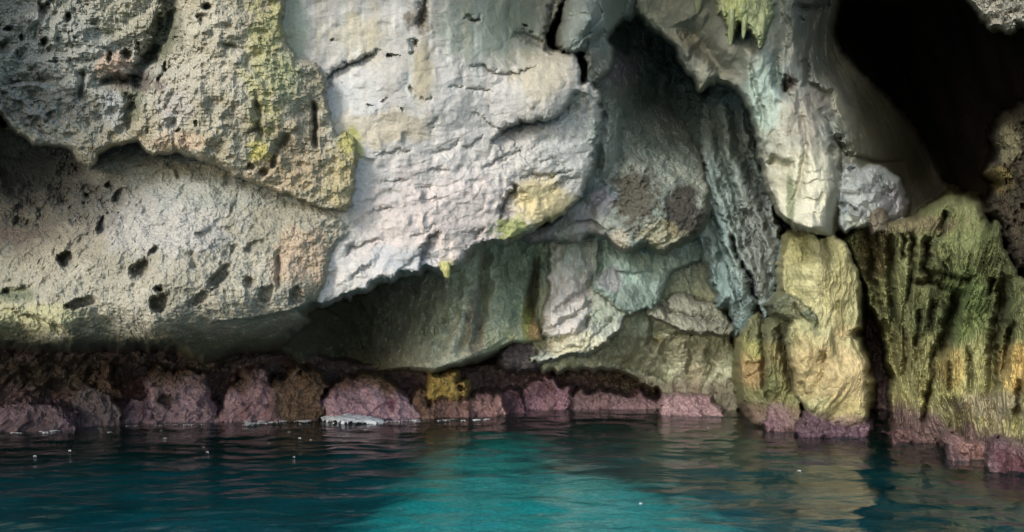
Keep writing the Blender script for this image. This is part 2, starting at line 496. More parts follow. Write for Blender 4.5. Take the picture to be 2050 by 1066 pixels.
# ---- low cave wall behind the shoreline
def c_low(p):
    c = tone(p, D(98, 86, 82), D(128, 110, 110), 1.8, 5)
    z = p['Z']
    c = over(c, sstep(0.75, 0.2, z + 0.25 * fbm(p['X'], p['Y'], z, 1.4, 4, seed=31)) * 0.6, D(136, 108, 112))
    c = over(c, 0.6 * blot(p, 120, 750, 180, 30, 0.7), D(82, 74, 60))
    c = over(c, 0.6 * blot(p, 260, 790, 60, 50, 0.7), D(104, 66, 56))
    c = over(c, 0.5 * blot(p, 1300, 730, 130, 60, 0.7), D(112, 110, 84))
    return c
mass('waterline_wall', [(-160, 640), (560, 700), (740, 728), (900, 742), (1000, 720), (1490, 700), (1560, 640), (1800, 560), (1900, 900), (1500, 900), (1300, 860), (900, 870), (400, 890), (-160, 930)],
     [(-150, 700, 13.6), (-150, 900, 12.3), (100, 700, 13.9), (100, 870, 13.0), (300, 720, 14.2), (300, 855, 13.8), (500, 720, 14.7), (500, 845, 14.3), (700, 740, 15.4), (700, 840, 14.8), (900, 750, 15.2),
      (900, 835, 15.0), (1050, 740, 15.8), (1050, 825, 15.6), (1250, 760, 16.5), (1250, 820, 16.0), (1400, 740, 16.4), (1400, 830, 15.6), (1550, 850, 14.7), (1760, 700, 15.6), (1760, 880, 14.8)],
     M_WET, lambda p: d_lump(p, 0.3, 0.09, 1.5), c_low, rim=(20, 0.4), seed=5)
ROCKS[-1] = ROCKS[-1][:2] + ('low dark brown rock wall under the overhangs, with a pink band just above the water', 'rock wall', None)

# ---- olive-green panels in the middle alcove
def c_panel(p):
    c = tone(p, D(192, 200, 172), D(214, 216, 196), 1.5, 5)
    c = over(c, 0.85 * sstep(930, 700, p['u'] + 50 * fbm(p['u'] / 50, p['v'] / 90, p['u'] * 0, 1, 4, seed=12)), D(72, 70, 54))  # left end darkened in the colour for the shade under the overhang
    c = over(c, 0.5 * blot(p, 1030, 560, 50, 100, 0.5), D(112, 136, 120))
    c = over(c, 0.6 * blot(p, 1000, 690, 70, 40, 0.5), D(208, 210, 176))
    c = over(c, 0.6 * blot(p, 935, 700, 50, 60, 0.6), D(200, 198, 178))
    c = over(c, 0.5 * blot(p, 950, 670, 18, 90, 0.4), D(110, 90, 88))
    c = over(c, 0.8 * blot(p, 1056, 640, 12, 45, 0.3), D(178, 174, 84))
    c = over(c, 0.8 * blot(p, 1072, 665, 12, 26, 0.3), D(196, 158, 104))
    c = over(c, 0.6 * blot(p, 1068, 590, 14, 60, 0.3), D(92, 78, 52))
    return c
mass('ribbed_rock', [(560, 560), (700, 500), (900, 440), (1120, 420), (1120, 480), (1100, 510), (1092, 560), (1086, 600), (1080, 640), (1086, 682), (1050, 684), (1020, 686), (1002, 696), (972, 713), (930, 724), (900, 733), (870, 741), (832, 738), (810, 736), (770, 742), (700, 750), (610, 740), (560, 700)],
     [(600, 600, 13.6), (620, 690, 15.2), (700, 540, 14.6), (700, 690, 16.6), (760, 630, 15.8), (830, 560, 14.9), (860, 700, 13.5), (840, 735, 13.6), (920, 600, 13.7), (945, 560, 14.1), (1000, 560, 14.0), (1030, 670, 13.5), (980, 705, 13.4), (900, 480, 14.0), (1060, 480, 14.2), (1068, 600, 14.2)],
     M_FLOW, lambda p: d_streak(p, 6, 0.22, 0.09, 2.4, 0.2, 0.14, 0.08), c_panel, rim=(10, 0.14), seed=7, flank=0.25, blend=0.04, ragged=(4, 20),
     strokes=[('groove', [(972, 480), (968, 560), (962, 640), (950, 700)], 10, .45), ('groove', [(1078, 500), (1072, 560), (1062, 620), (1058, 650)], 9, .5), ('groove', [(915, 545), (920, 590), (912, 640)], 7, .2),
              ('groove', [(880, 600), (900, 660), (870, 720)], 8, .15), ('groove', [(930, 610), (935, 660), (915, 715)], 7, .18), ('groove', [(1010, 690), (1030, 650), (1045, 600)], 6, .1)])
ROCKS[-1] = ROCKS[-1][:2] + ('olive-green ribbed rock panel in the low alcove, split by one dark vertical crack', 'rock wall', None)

# ---- right-hand alcove wall
def c_alcr(p):
    c = tone(p, D(174, 180, 150), D(200, 200, 174), 1.6, 5)
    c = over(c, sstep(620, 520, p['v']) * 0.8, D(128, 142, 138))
    c = over(c, 0.7 * blot(p, 1285, 655, 22, 36, 0.3), D(152, 166, 150))
    c = over(c, 0.8 * blot(p, 1319, 681, 9, 7, 0.3), D(190, 180, 130))
    c = over(c, 0.7 * blot(p, 1390, 755, 18, 35, 0.4), D(158, 146, 120))
    c = over(c, 0.5 * blot(p, 1310, 700, 140, 35, 0.6), D(112, 106, 76))
    c = over(c, 0.8 * sstep(735, 775, p['v'] + 30 * fbm(p['u'] / 40, p['v'] / 40, p['u'] * 0, 1, 4, seed=3)), D(104, 90, 78))
    return c
mass('alcove_wall', [(1180, 470), (1420, 470), (1440, 560), (1462, 650), (1476, 720), (1482, 800), (1474, 845), (1400, 845), (1350, 812), (1325, 786), (1290, 768), (1262, 752), (1240, 738), (1200, 735), (1090, 740), (1060, 700), (1080, 600), (1090, 470)],
     [(1200, 490, 14.4), (1300, 500, 14.6), (1400, 500, 14.7), (1240, 560, 14.1), (1300, 570, 13.9), (1350, 570, 14.5), (1370, 620, 14.3), (1280, 630, 14.2), (1300, 670, 14.5), (1220, 700, 14.4), (1320, 760, 15.2), (1440, 640, 14.6), (1400, 700, 14.8), (1440, 770, 15.0), (1440, 840, 15.0), (1380, 820, 15.1), (1250, 740, 14.8)],
     M_FLOW, lambda p: d_streak(p, 12, 0.10, 0.05, 2.2, 0.3, 0.14), c_alcr, rim=(12, 0.08), flank=.3, blend=.05, seed=9, ragged=(14, 34),
     strokes=[('scarp', [(1195, 600), (1240, 606), (1285, 596), (1318, 570), (1335, 545)][::-1], 20, .45), ('scarp', [(1250, 628), (1300, 622), (1330, 636), (1380, 650), (1440, 650)][::-1], 22, .4), ('scarp', [(1300, 600), (1340, 590), (1390, 600), (1440, 615)][::-1], 14, .25), ('scarp', [(1290, 660), (1350, 668), (1450, 664)][::-1], 12, .15), ('scarp', [(1220, 728), (1290, 748), (1340, 764)][::-1], 16, .25), ('groove', [(1380, 690), (1386, 760)], 8, .15), ('groove', [(1420, 690), (1428, 780)], 8, .2), ('groove', [(1330, 680), (1340, 740)], 8, .12),
              ('groove', [(1330, 600), (1350, 640), (1400, 655)], 10, .25), ('groove', [(1300, 640), (1312, 700)], 8, .2), ('groove', [(1200, 590), (1230, 585)], 8, .25)])
ROCKS[-1] = ROCKS[-1][:2] + ('layered green-grey alcove wall to the right of the pale buttress, below the hanging boulder', 'rock wall', None)

def c_ledge(p):
    c = tone(p, D(156, 176, 168), D(182, 196, 188), 1.8, 5)
    c = over(c, 0.6 * blot(p, 1265, 600, 60, 26, 0.6), D(96, 108, 98))
    return over(c, 0.6 * blot(p, 1225, 560, 24, 24, 0.6), D(148, 136, 146))
mass('alcove_ledge', [(1186, 440), (1420, 440), (1412, 500), (1400, 525), (1368, 535), (1345, 546), (1330, 572), (1322, 598), (1304, 618), (1280, 626), (1262, 632), (1240, 618), (1222, 612), (1205, 592), (1188, 580)],
     [(1195, 460, 14.0), (1300, 470, 14.2), (1400, 470, 14.4), (1230, 560, 13.8), (1290, 560, 13.9), (1270, 620, 13.55), (1330, 560, 14.0), (1390, 520, 14.3)],
     M_FLOW, lambda p: d_streak(p, 8, 0.08, 0.03, 2.0, 0.4, 0.1, 0.07), c_ledge, rim=(16, 0.22), seed=10, flank=0.25, blend=0.05, ragged=(6, 20),
     strokes=[('groove', [(1204, 478), (1200, 520), (1194, 560)], 6, .3), ('scarp', [(1225, 540), (1270, 548), (1310, 540)][::-1], 16, -.12), ('groove', [(1350, 500), (1372, 530)], 10, .12)])
ROCKS[-1] = ROCKS[-1][:2] + ('smooth teal-grey hanging ledge directly beneath the round boulder', 'rock', None)
def c_lay(p): return tone(p, D(138, 138, 124), D(168, 166, 150), 2.4, 5, st=(.5, 1, 1.6))
mass('layered_shelf', [(1285, 606), (1306, 598), (1330, 604), (1352, 586), (1372, 580), (1395, 600), (1425, 606), (1450, 622), (1466, 646), (1470, 668), (1440, 672), (1408, 668), (1372, 666), (1344, 652), (1316, 640), (1298, 634)],
     [(1290, 620, 13.9), (1350, 600, 14.2), (1400, 620, 14.1), (1380, 660, 13.8), (1460, 660, 14.1)],
     M_FLOW, lambda p: d_streak(p, 82, 0.08, 0.05, 3.2, 0.25, 0.06, 0.06), c_lay, rim=(12, 0.2), seed=11, flank=0.25, blend=0.05, ragged=(6, 18), strokes=[('scarp', [(1320, 618), (1360, 630), (1410, 640), (1455, 642)][::-1], 10, .2), ('groove', [(1322, 600), (1338, 626), (1350, 650)], 6, .2)])
ROCKS[-1] = ROCKS[-1][:2] + ('thin layered grey shelf at the back right of the alcove beside the folded curtain', 'rock', None)

# ---- pale buttress in the middle of the alcove
def c_butt(p):
    c = tone(p, D(172, 180, 170), D(206, 202, 192), 2.2, 5)
    c = over(c, 0.6 * blot(p, 1130, 610, 50, 70, 0.6), D(218, 206, 206))
    c = over(c, 0.6 * blot(p, 1160, 690, 80, 20, 0.6), D(220, 212, 180))
    c = over(c, 0.6 * blot(p, 1210, 620, 40, 30, 0.5), D(150, 160, 140))
    c = over(c, 0.5 * blot(p, 1090, 700, 22, 12, 0.5), D(120, 108, 100))
    return c
mass('pale_buttress', [(1096, 462), (1130, 456), (1196, 468), (1202, 500), (1196, 540), (1188, 572), (1204, 590), (1238, 596), (1258, 612), (1252, 640), (1236, 664), (1206, 692), (1180, 704), (1140, 714), (1100, 722), (1070, 728), (1056, 722), (1080, 706), (1096, 694), (1092, 678), (1082, 660), (1088, 630), (1096, 600), (1100, 540)],
     [(1110, 480, 14.0), (1180, 480, 14.0), (1150, 540, 13.6), (1190, 560, 13.9), (1110, 600, 13.6), (1120, 650, 13.3), (1160, 620, 13.4), (1180, 690, 13.2), (1120, 710, 13.4), (1070, 726, 13.7), (1240, 610, 13.8), (1220, 670, 13.4), (1090, 660, 13.6)],
     M_SMOOTH, lambda p: d_streak(p, -48, 0.06, 0.04, 3.0, 0.35, 0.1, 0.10, 3.4), c_butt, rim=(10, 0.12), seed=12, flank=0.2, blend=0.05, ragged=(7, 16),
     strokes=[('groove', [(1200, 500), (1196, 540), (1175, 580), (1130, 612), (1104, 630)], 6, .2), ('groove', [(1090, 664), (1140, 640), (1190, 600)], 6, .16), ('groove', [(1100, 692), (1150, 672), (1200, 624)], 7, .2), ('groove', [(1086, 672), (1100, 690), (1090, 704)], 7, .35), ('scarp', [(1060, 720), (1110, 706), (1170, 690), (1230, 640)], 8, .1), ('groove', [(1180, 640), (1200, 660), (1230, 640)], 6, .1), ('scarp', [(1196, 600), (1180, 640), (1150, 690)], 14, .12)])
ROCKS[-1] = ROCKS[-1][:2] + ('pale rippled buttress bulging out of the alcove between the green panel and layered wall', 'rock', None)

def c_dk(p): return tone(p, D(96, 88, 92), D(120, 112, 114), 3, 4)
mass('dark_knob', [(1000, 728), (1006, 704), (1018, 690), (1040, 681), (1064, 686), (1080, 700), (1092, 722), (1070, 740), (1020, 742)], [(1005, 720, 14.1), (1085, 720, 14.0), (1045, 690, 14.0)], M_DARK, lambda p: d_lump(p, 0.06, 0.04, 3), c_dk, rim=(16, 0.2), seed=13, ragged=(4, 14), flank=.2, blend=.05)
ROCKS[-1] = ROCKS[-1][:2] + ('dark mauve-grey knob of rock tucked under the right end of the olive ribbed panel', 'rock', None)

# ---- ledge under the slab leading to the hanging boulder
def c_shelf(p): return tone(p, D(150, 144, 152), D(168, 166, 160), 2.0, 4)
mass('rock_shelf', [(1040, 470), (1090, 450), (1130, 425), (1160, 395), (1215, 372), (1235, 400), (1215, 440), (1225, 470), (1210, 478), (1180, 470), (1160, 482), (1100, 482), (1060, 490)],
     [(1060, 480, 13.6), (1150, 400, 13.3), (1200, 380, 13.1), (1190, 440, 13.2), (1150, 475, 13.3), (1110, 460, 13.4)], M_SMOOTH,
     lambda p: d_streak(p, -40, 0.06, 0.02, 2.0, 0.3, 0.06), c_shelf, rim=(14, 0.25), seed=14, flank=0.25, blend=0.05,
     strokes=[('scarp', [(1225, 470), (1180, 436), (1150, 440), (1120, 470)], 14, -.15), ('groove', [(1180, 420), (1215, 385)], 6, .12)])
ROCKS[-1] = ROCKS[-1][:2] + ('mauve-grey rock shelf between the slab edge and the round hanging boulder', 'rock', None)

# ---- hanging boulder
def c_hang(p):
    c = tone(p, D(134, 144, 138), D(160, 164, 154), 2.2, 5)
    c = over(c, sstep(350, 260, p['v']) * 0.5, D(130, 146, 144))
    c = over(c, 0.9 * blot(p, 1275, 400, 45, 60, 0.7, 26), D(84, 78, 68))
    c = over(c, 0.95 * blot(p, 1368, 425, 38, 50, 0.6, 26), D(62, 57, 52))
    c = over(c, 0.5 * blot(p, 1330, 470, 40, 26, 0.7), D(176, 164, 128))
    c = over(c, 0.6 * blot(p, 1240, 485, 18, 26, 0.4), D(206, 190, 172))
    c = over(c, 0.6 * blot(p, 1210, 385, 22, 20, 0.6), D(170, 188, 196))
    return c
mass('hanging_boulder', [(1196, 385), (1204, 340), (1212, 280), (1228, 226), (1262, 200), (1330, 206), (1376, 250), (1400, 310), (1412, 350), (1418, 385), (1416, 424), (1404, 452), (1390, 473), (1362, 487), (1345, 491), (1330, 503), (1312, 496), (1292, 490), (1270, 498), (1252, 504), (1240, 500), (1228, 484), (1212, 468), (1195, 455), (1180, 437), (1180, 412)],
     [(1195, 420, 13.2), (1230, 470, 12.9), (1300, 420, 12.75), (1360, 430, 12.8), (1300, 350, 13.3), (1240, 330, 13.4), (1220, 250, 13.5), (1320, 280, 14.4), (1300, 210, 15.4), (1390, 320, 14.2), (1300, 490, 12.85), (1412, 400, 13.2)],
     M_PIT, lambda p: d_lump(p, 0.10, 0.035, 2.2) + d_streak(p, -20, 0.16, 0.06, 2.6, 0.2, 0.06, 0.08) * sstep(400, 330, p['v'] + 0.5 * (p['u'] - 1300)), c_hang, rim=(22, 0.28), seed=16, flank=0.12, blend=0.08, ragged=(5, 20),
     strokes=[('scarp', [(1300, 500), (1340, 480), (1338, 420), (1325, 380)], 14, .08), ('groove', [(1195, 400), (1235, 400), (1250, 440)], 6, .06), ('groove', [(1240, 220), (1222, 290), (1206, 350)], 8, .2), ('groove', [(1262, 240), (1246, 300), (1236, 350)], 6, .15)])
ROCKS[-1] = ROCKS[-1][:2] + ('round grey boulder with dark lichen stains hanging from the roof over the alcove', 'boulder', None)

# ---- folded curtain
def c_curt(p):
    c = tone(p, D(138, 158, 158), D(172, 186, 184), 2.2, 5, st=(1, 1, .4))
    return over(c, 0.35 * blot(p, 1520, 470, 40, 120, 0.5), D(120, 98, 92))
mass('rock_curtain', [(1402, 300), (1404, 230), (1412, 160), (1470, 150), (1500, 200), (1516, 290), (1540, 390), (1560, 470), (1566, 530), (1556, 592), (1540, 645), (1520, 610), (1498, 545), (1470, 480), (1436, 420)],
     [(1410, 330, 14.2), (1420, 200, 15.4), (1470, 170, 15.2), (1480, 280, 14.6), (1510, 300, 14.8), (1460, 420, 13.9), (1530, 430, 14.2), (1510, 540, 13.7), (1558, 560, 14.1), (1540, 630, 13.8)],
     M_FLOW, lambda p: d_streak(p, -34, 0.42, 0.035, 1.5, 0.12, 0.16, 0.10, 1.8), c_curt, rim=(24, 0.3), seed=18, flank=0.10, blend=0.10, ragged=(8, 22),
     strokes=[('groove', [(1420, 200), (1450, 330), (1490, 440), (1530, 570)], 9, .45), ('groove', [(1455, 180), (1484, 300), (1524, 400), (1558, 500)], 10, .5), ('groove', [(1428, 340), (1470, 440), (1504, 530)], 6, .3), ('groove', [(1500, 420), (1530, 500), (1545, 590)], 6, .3), ('groove', [(1490, 220), (1512, 320)], 6, .25)])
ROCKS[-1] = ROCKS[-1][:2] + ('tall blue-grey folded rock curtain slanting down beside the bright arching rock', 'rock curtain', 'rock curtains')
mass('rock_curtain', [(1396, 470), (1404, 430), (1412, 370), (1410, 310), (1430, 350), (1446, 420), (1466, 490), (1492, 560), (1514, 624), (1508, 662), (1476, 670), (1458, 606), (1442, 614), (1428, 566), (1412, 515)],
     [(1406, 450, 14.0), (1418, 330, 14.3), (1440, 500, 13.5), (1470, 540, 13.5), (1435, 590, 13.4), (1490, 600, 13.25), (1495, 655, 13.6)],
     M_FLOW, lambda p: d_streak(p, -30, 0.32, 0.035, 1.9, 0.12, 0.1, 0.09, 1.8), c_curt, rim=(18, 0.2), seed=19, flank=0.10, blend=0.10, ragged=(8, 18),
     strokes=[('groove', [(1416, 400), (1442, 490), (1468, 580)], 6, .3), ('groove', [(1440, 460), (1466, 540), (1488, 630)], 5, .25), ('groove', [(1408, 470), (1424, 540)], 5, .2)])
ROCKS[-1] = ROCKS[-1][:2] + ('shorter blue-grey rock curtain between the round boulder and the tall curtain', 'rock curtain', 'rock curtains')

# ---- roof rocks at top centre
def c_arch(p):
    c = tone(p, D(144, 154, 154), D(176, 182, 180), 2.0, 5)
    c = over(c, 0.5 * blot(p, 1180, 130, 40, 30, 0.5), D(190, 178, 170))
    c = over(c, 0.6 * blot(p, 1105, 60, 20, 60, 0.5), D(120, 110, 96))
    return c
mass('roof_block', [(1118, -150), (1128, 0), (1116, 55), (1108, 92), (1126, 104), (1150, 108), (1166, 104), (1178, 130), (1172, 160), (1184, 168), (1206, 156), (1222, 138), (1230, 112), (1226, 92), (1216, 80), (1222, 58), (1240, 42), (1256, 36), (1264, 44), (1272, 20), (1300, 8), (1330, 18), (1350, 0), (1380, 20), (1400, 5), (1410, -150)],
     [(1130, 20, 11.9), (1120, 90, 12.2), (1180, 40, 11.3), (1160, 100, 11.8), (1190, 150, 12.3), (1225, 110, 12.6), (1240, 30, 12.6), (1320, 0, 12.8), (1400, 0, 12.8), (1150, -140, 10.8), (1400, -140, 11.4)],
     M_SMOOTH, lambda p: d_streak(p, -28, 0.16, 0.06, 2.2, 0.35, 0.14), c_arch, rim=(10, 0.2), seed=20, flank=0.5, blend=0.04, ragged=(6, 20),
     strokes=[('groove', [(1215, 60), (1190, 90), (1160, 100)], 8, .2), ('groove', [(1110, 100), (1150, 106), (1180, 110)], 6, .25), ('scarp', [(1210, 20), (1185, 70), (1150, 95)], 14, .12)])
ROCKS[-1] = ROCKS[-1][:2] + ('pale wedge of roof rock at the top beside the dark red hollow', 'rock', None)

# ---- the bright blade, the rib that arches into it and the slope that fades into the cavern
def c_fin(p):
    c = tone(p, D(150, 154, 148), D(182, 180, 166), 1.8, 5)
    c = over(c, 0.85 * blot(p, 1610, 390, 80, 110, 0.4), D(212, 206, 184))
    c = over(c, 0.7 * blot(p, 1530, 190, 40, 80, 0.5), D(166, 184, 176))
    c = over(c, 0.8 * blot(p, 1780, 280, 100, 120, 0.3), D(104, 104, 84))
    c = over(c, 0.6 * blot(p, 1640, 60, 60, 90, 0.4), D(98, 106, 108))
    c = over(c, 0.7 * blot(p, 1582, 400, 8, 60, 0.5, 14), D(96, 112, 74))
    c = over(c, 0.7 * blot(p, 1580, 165, 14, 18, 0.4), D(84, 48, 44))
    c = over(c, 0.5 * blot(p, 1610, 240, 40, 70, 0.6), D(150, 138, 128))
    return c
FIN = [(1282, -150), (1276, 26), (1300, 55), (1335, 76), (1352, 96), (1372, 138), (1392, 160), (1404, 184), (1418, 168), (1436, 156), (1456, 160), (1488, 192), (1502, 228), (1516, 270), (1526, 310), (1533, 345), (1541, 380), (1556, 415), (1575, 440), (1600, 456), (1640, 470), (1668, 472), (1684, 464), (1720, 450), (1780, 446), (1850, 440), (1890, 400), (1896, 370), (1872, 322), (1832, 262), (1790, 212), (1742, 162), (1704, 132), (1688, 108), (1666, 62), (1680, 0), (1676, -150)]
mass('arching_rock', FIN,
     [(1290, 30, 12.6), (1350, 85, 12.7), (1385, 110, 12.4), (1400, 175, 12.6), (1390, 60, 12.4), (1450, 150, 12.2), (1500, 190, 11.7), (1480, 20, 11.5), (1540, 120, 11.3), (1580, 250, 11.3), (1530, 320, 11.7), (1560, 400, 11.5), (1620, 330, 11.1), (1610, 420, 11.0), (1650, 460, 11.1), (1668, 380, 11.3), (1690, 260, 12.3), (1720, 290, 12.9), (1740, 240, 14.4), (1790, 300, 15.6), (1860, 360, 18.5), (1850, 430, 17), (1690, 460, 12.8), (1600, 60, 12.0), (1650, 80, 13.6), (1690, 125, 14.6), (1660, 170, 12.9), (1670, 0, 13.2), (1400, -140, 10.8), (1600, -140, 10.6)],
     M_SMOOTH, lambda p: d_streak(p, -14, 0.12, 0.03, 1.9, 0.3, 0.14, 0.10, 2.2) * sstep(1760, 1680, p['u']) + (d_lump(p, 0.16, 0.03, 1.0) - 0.05 * fbm(p['X'], p['Y'], p['Z'], 3.0, 4, 0.6, seed=64)) * sstep(1680, 1760, p['u']) + flakes(p, 10, 0.16, 0.035, 0.8, 2.0, 5, 0.1) * sstep(270, 380, p['v']) * sstep(1690, 1660, p['u']), c_fin, rim=(14, 0.25), seed=22, flank=0.5, blend=0.04, ragged=(5, 22),
     strokes=[('groove', [(1372, 40), (1400, 90), (1440, 130), (1475, 160)], 20, .55), ('groove', [(1555, -40), (1565, 60), (1570, 130)], 12, .2), ('groove', [(1556, 100), (1556, 170), (1590, 200)], 9, .3), ('groove', [(1612, 118), (1616, 165), (1650, 190), (1664, 220)], 8, .4), ('groove', [(1595, 190), (1606, 250), (1612, 330), (1590, 400), (1575, 430)], 7, .14),
              ('scarp', [(1640, 220), (1668, 270), (1684, 300), (1684, 350), (1680, 420)][::-1], 26, .45), ('groove', [(1670, 270), (1690, 310), (1706, 318)], 10, .4), ('groove', [(1535, 318), (1560, 330), (1590, 332)], 9, .22), ('groove', [(1660, 180), (1672, 240)], 7, .25),
              ('groove', [(1590, 10), (1640, 20), (1670, -10)], 8, .3), ('groove', [(1500, 130), (1520, 200), (1530, 260)], 6, .12), ('scarp', [(1810, 330), (1760, 322), (1700, 316)][::-1], 12, .25)],
     pits=[(1580, 170, 16, 18, 0, .4), (1606, 40, 8, 6, 0, .15), (1668, 300, 14, 16, 20, .5)])
ROCKS[-1] = ROCKS[-1][:2] + ('bright tapering blade of rock arching down from the roof to the yellow pillar', 'rock', None)

# ---- grey block wedged right of the blade
def c_block(p):
    c = tone(p, D(146, 152, 152), D(172, 174, 172), 2.4, 5)
    c = over(c, 0.6 * blot(p, 1790, 400, 24, 40, 0.4), D(146, 140, 148))
    return over(c, 0.6 * blot(p, 1712, 445, 30, 16, 0.4), D(196, 198, 182))
mass('grey_block', [(1680, 352), (1692, 328), (1712, 330), (1724, 340), (1745, 330), (1768, 338), (1782, 350), (1800, 362), (1808, 388), (1814, 418), (1806, 436), (1784, 444), (1745, 452), (1690, 464), (1676, 455), (1677, 410)],
     [(1685, 370, 11.7), (1690, 455, 11.5), (1740, 380, 11.7), (1800, 390, 12.6), (1790, 440, 12.4), (1740, 445, 11.7)],
     M_SMOOTH, lambda p: d_smooth(p, 0.07, 12, 0.03, 0.2) + facet(p, 3.0, 0.1, 0.6, 4), c_block, rim=(16, 0.3), seed=24, flank=0.4, blend=0.03, ragged=(4, 18),
     strokes=[('groove', [(1678, 412), (1700, 414), (1720, 424)], 5, .14), ('scarp', [(1760, 350), (1775, 380), (1800, 420)][::-1], 16, .15)], pits=[(1708, 338, 10, 9, 0, .3)])
ROCKS[-1] = ROCKS[-1][:2] + ('bluish grey rock block wedged against the right side of the bright blade', 'boulder', None)

def c_knob(p): return tone(p, D(120, 112, 96), D(96, 86, 68), 3, 4)
mass('small_knob', [(1744, 424), (1758, 416), (1772, 422), (1778, 440), (1774, 462), (1750, 466), (1742, 446)], [(1745, 440, 11.5), (1775, 440, 11.6), (1760, 462, 11.5)], M_PIT, lambda p: d_lump(p, 0.03, 0.02, 4), c_knob, rim=(12, 0.12), seed=25, ragged=(2, 12))
ROCKS[-1] = ROCKS[-1][:2] + ('small brown knob of rock standing at the foot of the bluish grey block', 'rock', None)

# ---- pitted left wall, lower bulge
def c_lowl(p):
    c = tone(p, D(156, 150, 134), D(180, 172, 156), 1.6, 6)
    c = over(c, 0.7 * blot(p, 330, 450, 130, 70, 0.7), D(188, 182, 178))
    c = over(c, 0.75 * blot(p, 60, 390, 170, 110, 0.5), D(112, 106, 100))  # dark blot paints the shade of the recess below the upper overhang
    c = over(c, 0.6 * blot(p, 430, 380, 150, 40, 0.6), D(158, 162, 158))
    c = over(c, 0.6 * blot(p, 20, 470, 60, 18, 0.6), D(128, 92, 92))
    c = over(c, 0.6 * blot(p, 600, 520, 60, 60, 0.7), D(204, 174, 148))
    c = over(c, 0.75 * blot(p, 60, 640, 130, 34, 0.4), D(178, 172, 130))
    c = over(c, 0.7 * blot(p, 30, 590, 60, 16, 0.7), D(100, 108, 80))
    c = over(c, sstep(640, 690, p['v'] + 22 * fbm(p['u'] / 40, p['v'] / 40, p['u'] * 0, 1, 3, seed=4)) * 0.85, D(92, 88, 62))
    c = over(c, 0.5 * blot(p, 100, 480, 120, 60, 0.6), D(148, 136, 116))
    return c
HOLES = [(135, 522, 20, 17, -20, 0.38), (286, 536, 28, 19, -40, 0.40), (440, 552, 36, 13, -52, 0.33), (500, 566, 16, 11, -50, 0.22), (532, 590, 22, 14, -40, 0.25), (594, 592, 20, 14, -45, 0.25), (402, 597, 26, 13, -25, 0.25),
         (324, 602, 21, 28, 10, 0.45), (166, 606, 36, 10, -12, 0.30), (204, 452, 8, 18, 20, 0.25), (236, 392, 11, 22, 35, 0.25), (218, 374, 12, 7, -10, 0.25), (510, 490, 30, 9, -25, 0.12), (405, 470, 18, 7, -25, 0.10), (466, 420, 7, 9, 20, 0.12), (310, 500, 16, 6, -40, 0.18), (40, 585, 44, 12, -6, 0.18), (470, 500, 8, 14, 20, 0.10)]
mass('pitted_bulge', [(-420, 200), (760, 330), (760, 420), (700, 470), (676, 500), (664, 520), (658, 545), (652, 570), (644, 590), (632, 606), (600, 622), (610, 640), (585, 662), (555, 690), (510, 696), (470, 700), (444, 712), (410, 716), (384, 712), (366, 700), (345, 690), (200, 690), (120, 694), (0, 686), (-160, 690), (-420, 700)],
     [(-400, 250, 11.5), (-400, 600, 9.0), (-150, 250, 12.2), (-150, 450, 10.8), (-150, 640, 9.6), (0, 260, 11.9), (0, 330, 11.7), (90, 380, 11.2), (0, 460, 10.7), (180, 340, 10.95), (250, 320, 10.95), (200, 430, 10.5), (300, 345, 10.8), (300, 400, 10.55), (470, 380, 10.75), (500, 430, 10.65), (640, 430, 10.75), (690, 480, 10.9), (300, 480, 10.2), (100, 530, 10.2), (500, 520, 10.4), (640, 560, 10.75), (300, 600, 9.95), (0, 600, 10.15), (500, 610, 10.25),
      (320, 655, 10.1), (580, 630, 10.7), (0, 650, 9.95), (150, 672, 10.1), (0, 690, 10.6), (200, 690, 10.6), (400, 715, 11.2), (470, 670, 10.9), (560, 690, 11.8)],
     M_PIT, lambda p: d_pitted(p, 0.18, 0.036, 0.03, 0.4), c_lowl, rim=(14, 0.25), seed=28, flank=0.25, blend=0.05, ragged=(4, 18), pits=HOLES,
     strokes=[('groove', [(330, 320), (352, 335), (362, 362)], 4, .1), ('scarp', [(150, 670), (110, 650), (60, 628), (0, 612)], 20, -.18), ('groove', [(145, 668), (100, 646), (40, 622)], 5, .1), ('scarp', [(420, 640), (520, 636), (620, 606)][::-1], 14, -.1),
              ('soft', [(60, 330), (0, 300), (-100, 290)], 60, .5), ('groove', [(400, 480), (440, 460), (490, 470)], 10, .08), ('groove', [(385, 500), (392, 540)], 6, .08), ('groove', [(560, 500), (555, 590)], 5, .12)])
ROCKS[-1] = ROCKS[-1][:2] + ('lower left overhanging bulge of tan rock dotted with dark round holes', 'rock', None)

